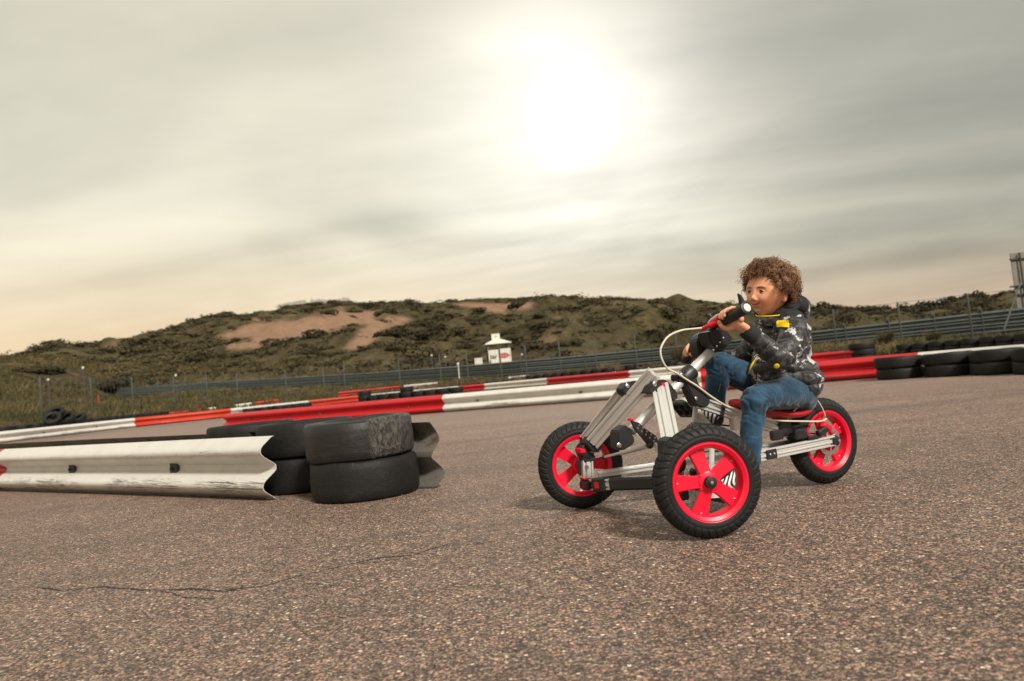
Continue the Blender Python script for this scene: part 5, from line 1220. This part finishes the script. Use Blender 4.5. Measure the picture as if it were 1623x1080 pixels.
# eyes
simple('eye_white',(.42,.38,.35),.15,var=.03); simple('iris_brown',(.020,.008,.004),.12,var=.3,scale=300); simple('pupil_black',(.004,.004,.004),.1); simple('lash',(.012,.007,.005),.6)
m,g=newmat('eyelid_skin'); g.out((.64,.30,.17),.5,0,spec=.4)
gaze=(hy*.93-hx_*.10-hz_*.03).normalized()
for s_ in(1,-1):
    c_=Hd(s_*.0262,.0565,-.0090); R_=.0112; mb=MB(SEAT); u_=gaze.orthogonal().normalized(); v_=gaze.cross(u_); n_=28; rings=[0,20,36,42,46,60,95,135,170]; vs=[]
    for a in rings:
        for k in range(n_): t=2*PI*k/n_; ar=math.radians(max(a,.5)); vs.append(c_+(gaze*math.cos(ar)+(u_*math.cos(t)+v_*math.sin(t))*math.sin(ar))*R_)
    for i in range(len(rings)-1): mb.add([],[],0); 
    mb.add(vs,[]); 
    for i in range(len(rings)-1):
        for k in range(n_): mb.Fc.append((i*n_+k,i*n_+(k+1)%n_,(i+1)*n_+(k+1)%n_,(i+1)*n_+k)); mb.MI.append(2 if i<1 else 1 if i<3 else 0)
    eye=mb.build('eye',[MATS['eye_white'],MATS['iris_brown'],MATS['pupil_black']],PER,smooth=179)
    for mt in (1,-1):
        mb=MB(SEAT); vs=[]; nu,nv=33,9; lash=[]
        for j in range(nv):
            f=j/(nv-1)
            for i in range(nu):
                az=-1.45+2.9*i/(nu-1); op=max(0.0,1-(az/.98)**2); e0=(.50*op**.8-.04) if mt>0 else (-.25*op**.8-.04); zz_=e0+((1.45 if mt>0 else -1.45)-e0)*f
                p=c_+(hy*math.cos(az)*math.cos(zz_)+hx_*math.sin(az)*math.cos(zz_)+hz_*math.sin(zz_))*(R_+.0010+(.0005 if .05<f<.3 else 0)); vs.append(p)
                if j==0 and abs(az)<1.05: lash.append(p+hy*.0004)
        mb.add(vs,[(j*nu+i,j*nu+i+1,(j+1)*nu+i+1,(j+1)*nu+i) for j in range(nv-1) for i in range(nu-1)]); o=mb.build('eyelid',MATS['eyelid_skin'],PER,smooth=179)
        if mt>0: mb=MB(SEAT); mb.tube(lash,[.0004]+[.0009]*(len(lash)-2)+[.0004],6); mb.build('lashes',MATS['lash'],o,smooth=60)
# ---------------------------------------------------------------- hair
m,g=newmat('hair'); tn=g.attr('tone')[2]; c=g.ramp(tn,[(0,(.022,.009,.004)),(.35,(.095,.042,.019)),(.68,(.25,.12,.055)),(1,(.48,.27,.14))]); g.out(c,.42,0,spec=.6); HAIR=m
rh=random.Random(21); HV=[];HF_=[];HT=[]
def hairline(x,y,z):
    """True where hair grows (head coordinates)"""
    a=math.atan2(abs(x),y)            # 0 front .. pi back
    zl=np.interp(a,[0,.45,.85,1.10,1.38,1.75,2.2,3.2],[.056,.054,.043,.028,.014,.000,-.036,-.042]); return z>zl
def strand(pts,r0,r1,tone,seg=4):
    n=len(pts); u=(pts[1]-pts[0]).orthogonal().normalized(); b0=len(HV)
    for i,p in enumerate(pts):
        t=(pts[min(i+1,n-1)]-pts[max(i-1,0)]).normalized(); u=(u-t*u.dot(t)).normalized(); v=t.cross(u); r_=r0+(r1-r0)*i/(n-1)
        for k in range(seg): a=2*PI*k/seg; q=p+(u*math.cos(a)+v*math.sin(a))*r_; HV.append(tuple(q-SEAT)); HT.append(min(1,max(0,tone+.35*i/(n-1))))
    for i in range(n-1):
        for k in range(seg): HF_.append((b0+i*seg+k,b0+i*seg+(k+1)%seg,b0+(i+1)*seg+(k+1)%seg,b0+(i+1)*seg+k))
cnt=0
while cnt<780:
    z=rh.uniform(-.75,1); a=rh.uniform(0,2*PI); s_=math.sqrt(1-z*z); d=(s_*math.cos(a),s_*math.sin(a),z); p=head_base(d)
    if not hairline(*p): continue
    cnt+=1
    nrm=Vector((p.x/.0735**2,p.y/.088**2,p.z/.092**2)).normalized()
    clump=Vector((nz(p.x*30,p.y*30,p.z*30),nz(p.x*30+9,p.y*30,p.z*30),nz(p.x*30,p.y*30+9,p.z*30)))
    crown=Vector((.01,-.03,.085)); flow=(p-crown); flow=(flow-nrm*flow.dot(nrm)); flow=flow.normalized() if flow.length>1e-4 else Vector((0,1,0))
    lift=rh.uniform(.35,.85)+(.25 if p.z>.05 else 0); dr=(flow*.9+nrm*lift+clump*1.2+Vector((rh.gauss(0,.25),rh.gauss(0,.25),rh.gauss(0,.2)-.05))).normalized()
    L=rh.uniform(.034,.058)
    if p.y>.03 and p.z<.072: L*=.55
    elif p.z<.03: L*=.66
    hr=rh.uniform(.0034,.0062); turns=rh.uniform(1.1,2.1); n=20; ph=rh.uniform(0,6.28); sg=rh.choice((1,-1)); e1=dr.orthogonal().normalized(); e2=dr.cross(e1); tone0=rh.uniform(0,.42)+.3*clump.z+(.16 if nrm.z>.3 else 0)
    for q in range(10):
        jit=Vector([rh.gauss(0,.0022) for _ in range(3)]); start=p+nrm*rh.uniform(.002,.012)+jit; Lq=L*rh.uniform(.8,1.12); hq=hr*rh.uniform(.75,1.25); phq=ph+rh.gauss(0,.28); pts=[]
        for i in range(n):
            t=i/(n-1); c_=start+dr*Lq*t*(1-.25*t)+nrm*(.010*math.sin(t*PI)*lift)-nrm*(.008*t*t)+Vector((0,0,-.010*t*t))+jit*(t*.8)
            rr=hq*min(1,t*2.2)*(1+.25*t); pts.append(Hd(*(c_+(e1*math.cos(phq+sg*turns*2*PI*t)+e2*math.sin(phq+sg*turns*2*PI*t))*rr)))
        strand(pts,rh.uniform(.0006,.0011),.00035,tone0+rh.uniform(-.1,.14),3)
# stray ringlets standing clear of the mass at brow and nape
for (x,y,z,dx,dy,dz,cn) in ((-.055,.045,.055,-.5,.8,.0,26),(-.03,.062,.062,-.2,.9,.1,20),(.05,-.06,-.02,.4,-.7,-.3,22),(.03,-.085,-.015,.1,-1,-.2,26),(-.066,.02,.02,-.9,.4,-.4,16),(.0,-.09,.02,0,-1,.3,12),(0,.0,.09,.0,.2,1,14)):
    for _ in range(cn):
        p=Vector((x,y,z))+Vector([rh.gauss(0,.012) for _ in range(3)]); dr=(Vector((dx,dy,dz))+Vector([rh.gauss(0,.45) for _ in range(3)])).normalized(); e1=dr.orthogonal().normalized(); e2=dr.cross(e1); L=rh.uniform(.022,.036); hr=rh.uniform(.004,.0075); ph=rh.uniform(0,6.28); tu=rh.uniform(1.2,2); n=16
        strand([Hd(*(p+dr*L*(i/(n-1))+(e1*math.cos(ph+tu*6.28*i/(n-1))+e2*math.sin(ph+tu*6.28*i/(n-1)))*hr*min(1,i/3))) for i in range(n)],.0010,.0004,rh.uniform(.3,.8))
me=bpy.data.meshes.new('hair'); me.from_pydata(HV,[],HF_); me.materials.append(HAIR); me.polygons.foreach_set('use_smooth',[True]*len(me.polygons)); a_=me.attributes.new('tone','FLOAT','POINT'); a_.data.foreach_set('value',np.array(HT,dtype=np.float32)); ho=bpy.data.objects.new('hair',me); C.objects.link(ho); ho.parent=PER
# dense under-layer of hair close to the scalp
mb=MB(SEAT); vs=[];ok=[];nr,ns=40,64
for j in range(nr):
    th=.02+PI*.80*j/(nr-1)
    for k in range(ns):
        a=2*PI*k/ns; d=(math.sin(th)*math.cos(a),math.sin(th)*math.sin(a),math.cos(th)); p=head_base(d); hl=hairline(p.x,p.y,p.z+.004); nrm=Vector((p.x/.0735**2,p.y/.088**2,p.z/.092**2)).normalized()
        vs.append(Hd(*(p+nrm*((.0105+.005*nz(p.x*60,p.y*60,p.z*60)) if hl else -.006)))); ok.append(hl)
mb.add(vs,[f for j in range(nr-1) for k in range(ns) for f in [(j*ns+k,(j+1)*ns+k,(j+1)*ns+(k+1)%ns,j*ns+(k+1)%ns)] if any(ok[i] for i in f)]); sc=mb.build('scalp_hair',HAIR,PER,smooth=179); a_=sc.data.attributes.new('tone','FLOAT','POINT'); a_.data.foreach_set('value',np.full(len(sc.data.vertices),.22,dtype=np.float32))
# ---------------------------------------------------------------- jacket
m,g=newmat('camouflage_nylon'); co=g.coord('Object')
w1=g.noise(co,24,6,.68,dist=.5); w2=g.noise(g.v('ADD',co,(3.3,1.7,5.1)),16,6,.70,dist=.6); w3=g.noise(g.v('ADD',co,(7.3,2.7,1.1)),30,6,.70,dist=.4)
c=g.mix(g.range(w1,.50,.52),(.009,.009,.010),(.022,.021,.023)); c=g.mix(g.range(w3,.58,.595),c,(.085,.078,.084)); c=g.mix(g.range(w2,.562,.574),c,(.50,.48,.49)); c=g.mix(g.range(w1,.60,.61),c,(.010,.010,.011))
g.out(c,.55,0,g.bump(g.noise(co,60,5,.65),.5,.004),.5,Sheen_Weight=.15); CAMO=m
simple('black_fleece',(.012,.012,.013),.85,var=.3,scale=120,bump=.5); simple('yellow_trim',(.85,.62,.01),.45,var=.06)
mb=MB(SEAT)
TB=[K(1243,612,0),K(1238,590,0),K(1239,560,0),K(1240,535,0),K(1240,517,0)]
blob(mb,TB,[(.104,.084),(.108,.089),(.106,.087),(.102,.080),(.070,.058)],32,6,lat=LY)
blob(mb,[K(1240,588,.01),K(1215,588,.02)],[.070,.060],24)
blob(mb,[K(1252,602,.0)+LY*.06,K(1230,604,.0)+LY*-.05],[.075,.070],24)
blob(mb,[shN-LY*.035,shN,elN,wrN.lerp(elN,.12)],[.050,.047,.039,.028],24,6)
blob(mb,[shF+LY*.035,shF,elF,wrF.lerp(elF,.12)],[.050,.046,.038,.028],24,6)
blob(mb,[shN-LY*.01+LZ*.01,K(1243,508,.02),shF+LY*.01+LZ*.01],[.040,.052,.040],20)
jk=mb.build('jacket',CAMO,PER,smooth=179); remesh(jk,.0036,6)
V,Nn=getv(jk)
def seg_par(V,pts):
    best=np.full(len(V),9.0); par=np.zeros(len(V)); acc=0
    for a,b in zip(pts,pts[1:]):
        a=np.array(a);b=np.array(b); d=b-a; L=np.linalg.norm(d); t=np.clip(((V-a)@d)/L**2,0,1); dist=np.linalg.norm(V-(a+t[:,None]*d),axis=1); m_=dist<best; best[m_]=dist[m_]; par[m_]=acc+t[m_]*L; acc+=L
    return best,par
bT,pT=seg_par(V,TB); bN,pN_=seg_par(V,[shN,elN,wrN]); bF,pF_=seg_par(V,[shF,elF,wrF])
bT=bT-.052
arm=np.minimum(bN,bF)<bT; par=np.where(bN<bF,pN_,pF_)
def quilt(p,sp): u=(p/sp)%1; return np.sqrt(np.clip(1-(2*u-1)**2,0,1))
nzv=npnoise(V,22); nz2=npnoise(V,60,4.0,2)
q=np.where(arm,quilt(par+.006*nzv,.034)*.0075,quilt(V[:,2]+.007*nzv,.046)*.010)
ws=np.minimum(bN,bF)-bT; bl_=np.clip(1-np.abs(ws)/.02,0,1)
D=q*(1-.6*bl_)-.006+.006*nzv*0.9+.0022*nz2-.006*bl_
V+=Nn*D[:,None]; setv(jk,V)
# cuffs
for a,b in ((wrN.lerp(elN,.16),wrN.lerp(elN,-.22)),(wrF.lerp(elF,.16),wrF.lerp(elF,-.15))):
    mb=MB(SEAT); d=(b-a); pts=[a,a+d*.25,a+d*.5,a+d*.8,b,b-d*.1]; mb.tube(pts,[.029,.0305,.0275,.0275,.0245,.019],28,caps=False); mb.build('cuff',MATS['black_fleece'],jk,smooth=60)
# collar / hood: black lining round the neck and camouflage hood lying on the back
def loft(rings,closed_u=True):
    n=len(rings[0]); vs=[p for r_ in rings for p in r_]; fs=[(i*n+k,i*n+(k+1)%n,(i+1)*n+(k+1)%n,(i+1)*n+k) for i in range(len(rings)-1) for k in range(n if closed_u else n-1)]; return vs,fs
NCk=Hk(0,-.018,-.103)
def cring(c,rx,ry,dz,front=0.0,n=40,tilt=0.0):
    out=[]
    for k in range(n):
        a=2*PI*k/n; x=math.sin(a)*rx; y=math.cos(a)*ry; out.append(c+hx_*x+hy*(y+.0)+LZ*(dz+front*max(0,math.cos(a))+tilt*-math.cos(a)))
    return out
mb=MB(SEAT); c0=NCk
rg=[cring(c0-hy*.014,.086,.080,-.040,-.012),cring(c0,.082,.079,-.018,-.018),cring(c0,.070,.068,.004,-.016,tilt=.006),cring(c0-hy*.012,.086,.084,.020,-.016,tilt=.036),cring(c0-hy*.014,.090,.088,.032,-.014,tilt=.048),cring(c0-hy*.013,.081,.080,.034,-.014,tilt=.046),cring(c0-hy*.004,.056,.056,.010,-.018,tilt=.012),cring(c0,.046,.046,-.01,-.014)]
vs,fs=loft(rg[2:]); mb.add(vs,fs); col_=mb.build('collar_lining',MATS['black_fleece'],jk,smooth=179); mb=MB(SEAT); vs,fs=loft([[p+(p-c0)*.03 for p in r_] for r_ in rg[:3]]); mb.add(vs,fs); mb.build('collar',CAMO,jk,smooth=179)
V=np.array([list(v.co) for v in col_.data.vertices]); nn=npnoise(V,30,2.0); V+=np.outer(nn*.0035,[0,0,1]); col_.data.vertices.foreach_set('co',V.ravel())
# yellow piping along the collar edge and the zip
pp=[c0+hx_*(math.sin(a)*.0735)+hy*(math.cos(a)*.0715)+LZ*(.0035-.016*max(0,math.cos(a))-.006*math.cos(a)) for a in np.linspace(-.7,1.5,20)]
mb=MB(SEAT); mb.tube(pp,.0024,8); mb.build('piping',MATS['yellow_trim'],jk,smooth=60)
# hood
mb=MB(SEAT); hb_=Hk(.0,-.078,-.085)
blob(mb,[Hk(.060,-.030,-.086),Hk(.058,-.072,-.078),Hk(.025,-.104,-.080),Hk(-.02,-.106,-.080),Hk(-.058,-.070,-.080),Hk(-.060,-.03,-.088)],[.020,.029,.034,.034,.028,.020],20,5)
blob(mb,[Hk(.035,-.098,-.105),Hk(0,-.108,-.125),Hk(-.03,-.098,-.105)],[.030,.034,.030],20,5)
hd_=mb.build('hood',CAMO,jk,smooth=179); remesh(hd_,.0036,5); V,Nn=getv(hd_); V+=Nn*(npnoise(V,28,1.0)*.006)[:,None]; setv(hd_,V)
for o_ in (jk,hd_):
    o_.data.materials.append(MATS['black_fleece']); cc_=Hk(.035,-.022,-.070)-SEAT
    mi=[1 if (Vector(p.center)-cc_).length<.082+.006*nz(p.center.x*40,p.center.z*40) else 0 for p in o_.data.polygons]; o_.data.polygons.foreach_set('material_index',mi)
# zip down the front, sleeve patch, press button
dgj=jk
from mathutils.bvhtree import BVHTree
def bvh(o): 
    vs=[Vector(v.co)+SEAT for v in o.data.vertices]; return BVHTree.FromPolygons(vs,[tuple(p.vertices) for p in o.data.polygons])
BJ=bvh(jk); CAML=toloc(Vector((0,0,EYE)))
def onto(px,py,off=.002,bv=None):
    q=K(px,py,0); d=(q-CAML).normalized(); h_=(bv or BJ).ray_cast(CAML,d)
    return (h_[0]+h_[1]*off,h_[1]) if h_[0] else (None,None)
def strip(name,pxs,r,mat,parent):
    P=[onto(*p)[0] for p in pxs]; P=[p for p in P if p is not None]; mb=MB(SEAT); mb.tube(cat(P,3),r,8); return mb.build(name,mat,parent,smooth=60)
strip('zip',[(1201,566),(1196,573),(1192,580),(1189,588),(1188,595),(1190,602)],.0030,MATS['yellow_trim'],jk)
grd_=[[onto(1232+ (1251-1232)*i/5+ j*0.0,508+1.5*i/5+ (519-508)*j/4-0.0,.006) for i in range(6)] for j in range(5)]
if all(c_[0] is not None for r_ in grd_ for c_ in r_):
    mb=MB(SEAT); F_=[c_[0] for r_ in grd_ for c_ in r_]; Bk=[c_[0]-c_[1]*.004 for r_ in grd_ for c_ in r_]; mb.add(F_+Bk,[(j*6+i,j*6+i+1,(j+1)*6+i+1,(j+1)*6+i) for j in range(4) for i in range(5)]+[(30+j*6+i,30+(j+1)*6+i,30+(j+1)*6+i+1,30+j*6+i+1) for j in range(4) for i in range(5)]); mb.build('sleeve_patch',MATS['yellow_trim'],jk,smooth=60)
p,nn=onto(1231,580,.0)
if p: mb=MB(SEAT); mb.cyl(p-nn*.002,p+nn*.004,.0085,20,.0015); mb.build('press_button',MATS['yellow_trim'],jk,smooth=40)
# ---------------------------------------------------------------- jeans
m,g=newmat('denim'); co=g.coord('Object'); n=g.noise(co,14,5,.6); f=g.noise(g.v('MULTIPLY',co,(1,1,1.6)),300,2,.5); wr=g.noise(g.v('MULTIPLY',co,(1,1,2.2)),30,4,.6,dist=.5)
c=g.mix(g.range(n,.35,.68),(.008,.030,.060),(.020,.072,.125)); c=g.mix(g.m('MULTIPLY',g.range(wr,.58,.75),.3),c,(.06,.13,.19)); c=g.v('SCALE',c,g.m('MULTIPLY_ADD',f,.7,.65))
g.out(c,.78,0,g.bump(g.m('ADD',wr,g.m('MULTIPLY',f,.15)),.45,.005),.25,Sheen_Weight=.2); DEN=m
mb=MB(SEAT)
blob(mb,[PEL+LZ*.035,PEL,PEL-LZ*.015],[(.088,.078),(.094,.085),(.088,.080)],28,5,lat=LY)
blob(mb,[hpN-Vector((.02,0,-.005)),hpN.lerp(knN,.5)+LZ*.004,knN,knN.lerp(anN,.12),knN.lerp(anN,.55),anN.lerp(knN,.06)],[.059,.052,.041,.038,.034,.033],26,6)
blob(mb,[hpF-Vector((.02,0,-.005)),hpF.lerp(knF,.5),knF,knF.lerp(anF,.2),knF.lerp(anF,.6),anF],[.060,.052,.042,.040,.037,.035],26,6)
je=mb.build('jeans',DEN,PER,smooth=179); remesh(je,.0036,5); V,Nn=getv(je)
b1,p1=seg_par(V,[hpN,knN,anN]); b2,p2=seg_par(V,[hpF,knF,anF]); Lh=(knN-hpN).length; Lh2=(knF-hpF).length
w=np.where(b1<b2,np.exp(-((p1-Lh)/.05)**2),np.exp(-((p2-Lh2)/.05)**2)); pr_=np.where(b1<b2,p1,p2)
n1_=npnoise(V*np.array([1,1,1.5]),16,1.0); rid=np.abs(np.sin(pr_*95+n1_*4))**.6
V+=Nn*(n1_*.0055+(rid-.6)*.0055*(.25+w)+.0015*npnoise(V,50,2.0,2))[:,None]; setv(je,V)
simple('stitch',(.30,.24,.13),.7); BJn=bvh(je)
def strip2(name,pxs,r): 
    P=[onto(*p,0.0008,BJn)[0] for p in pxs]; P=[p for p in P if p is not None]
    if len(P)>2: mb=MB(SEAT); mb.tube(cat(P,3),r,6); mb.build(name,MATS['stitch'],je,smooth=60)
strip2('seam',[(1141,580),(1143,590),(1143,600),(1141,612),(1139,622)],.0007)
strip2('seam',[(1275,625),(1268,640),(1262,648)],.0008)
# belt line / seat-back visible behind the jacket
# ---------------------------------------------------------------- shoes
m,g=newmat('striped_shoe'); co=g.coord('UV'); u,v,_=g.xyz(co)
ar=g.m('ADD',u,g.m('MULTIPLY',g.m('POWER',g.m('SUBTRACT',v,.5),2.0),.9)); st_=g.m('FRACT',g.m('MULTIPLY',ar,9.0)); mk=g.m('MULTIPLY',g.range(st_,.40,.46),g.range(st_,.96,.90,0.0,1.0)); rg_=g.m('MULTIPLY',g.m('MULTIPLY',g.range(u,.18,.20),g.range(u,.74,.72)),g.m('MULTIPLY',g.range(v,.10,.14),g.range(v,.95,.90)))
g.out(g.mix(g.m('MULTIPLY',mk,rg_),(.014,.014,.015),(.66,.66,.64)),.5,0); SH=m
simple('shoe_sole',(.60,.60,.58),.6,var=.1)
def shoe(heel,toe,label):
    t=(toe-heel); L=t.length; t.normalize(); sd=Vector((-t.y,t.x,0)).normalized(); up=t.cross(sd)*-1; up=up if up.z>0 else -up
    mb=MB(SEAT); prof=[(0.0,.018,.030,.050),(.03,.027,.055,.05),(.12,.031,.074,.05),(.25,.031,.080,.05),(.38,.031,.070,.0),(.52,.034,.052,0),(.68,.038,.042,0),(.84,.036,.034,0),(.94,.027,.027,0),(1.0,.012,.016,0)]; n=20; vs=[];uvr=[]
    for f,hw,hh_,_ in prof:
        for k in range(n):
            a=2*PI*k/n; cx_,sy_=math.cos(a),math.sin(a); vs.append(heel+t*(f*L)+sd*hw*(abs(cx_)**.8*(1 if cx_>0 else -1))+up*(hh_*(.5+.5*sy_)))
            uvr.append((f,.5+.5*sy_))
    fs=[];uv=[]
    for i in range(len(prof)-1):
        for k in range(n):
            q=(i*n+k,i*n+(k+1)%n,(i+1)*n+(k+1)%n,(i+1)*n+k); fs.append(q); uv.append(tuple(uvr[j] for j in q))
    fs+=[tuple(range(n)),tuple((len(prof)-1)*n+k for k in range(n))]; uv+=[((0,0),)*n]*2
    mb.add(vs,fs,0,uv); o=mb.build('shoe',SH,PER,smooth=70)
    mb=MB(SEAT); pts=[]
    for side in(1,-1):
        rng_=prof if side>0 else prof[::-1]
        for f,hw,_,_2 in rng_: pts.append((f*L,side*(hw+.002)))
    mb.prism(pts,heel-up*.005,t,sd,up,.014); mb.build('sole',MATS['shoe_sole'],o,smooth=30)
hF=K(1130,684,-.085); tF=K(1083,630,-.098); shoe(hF,tF,0)
hN=K(1190,768,.113); tN=K(1117,783,.118); shoe(hN,tN,0)
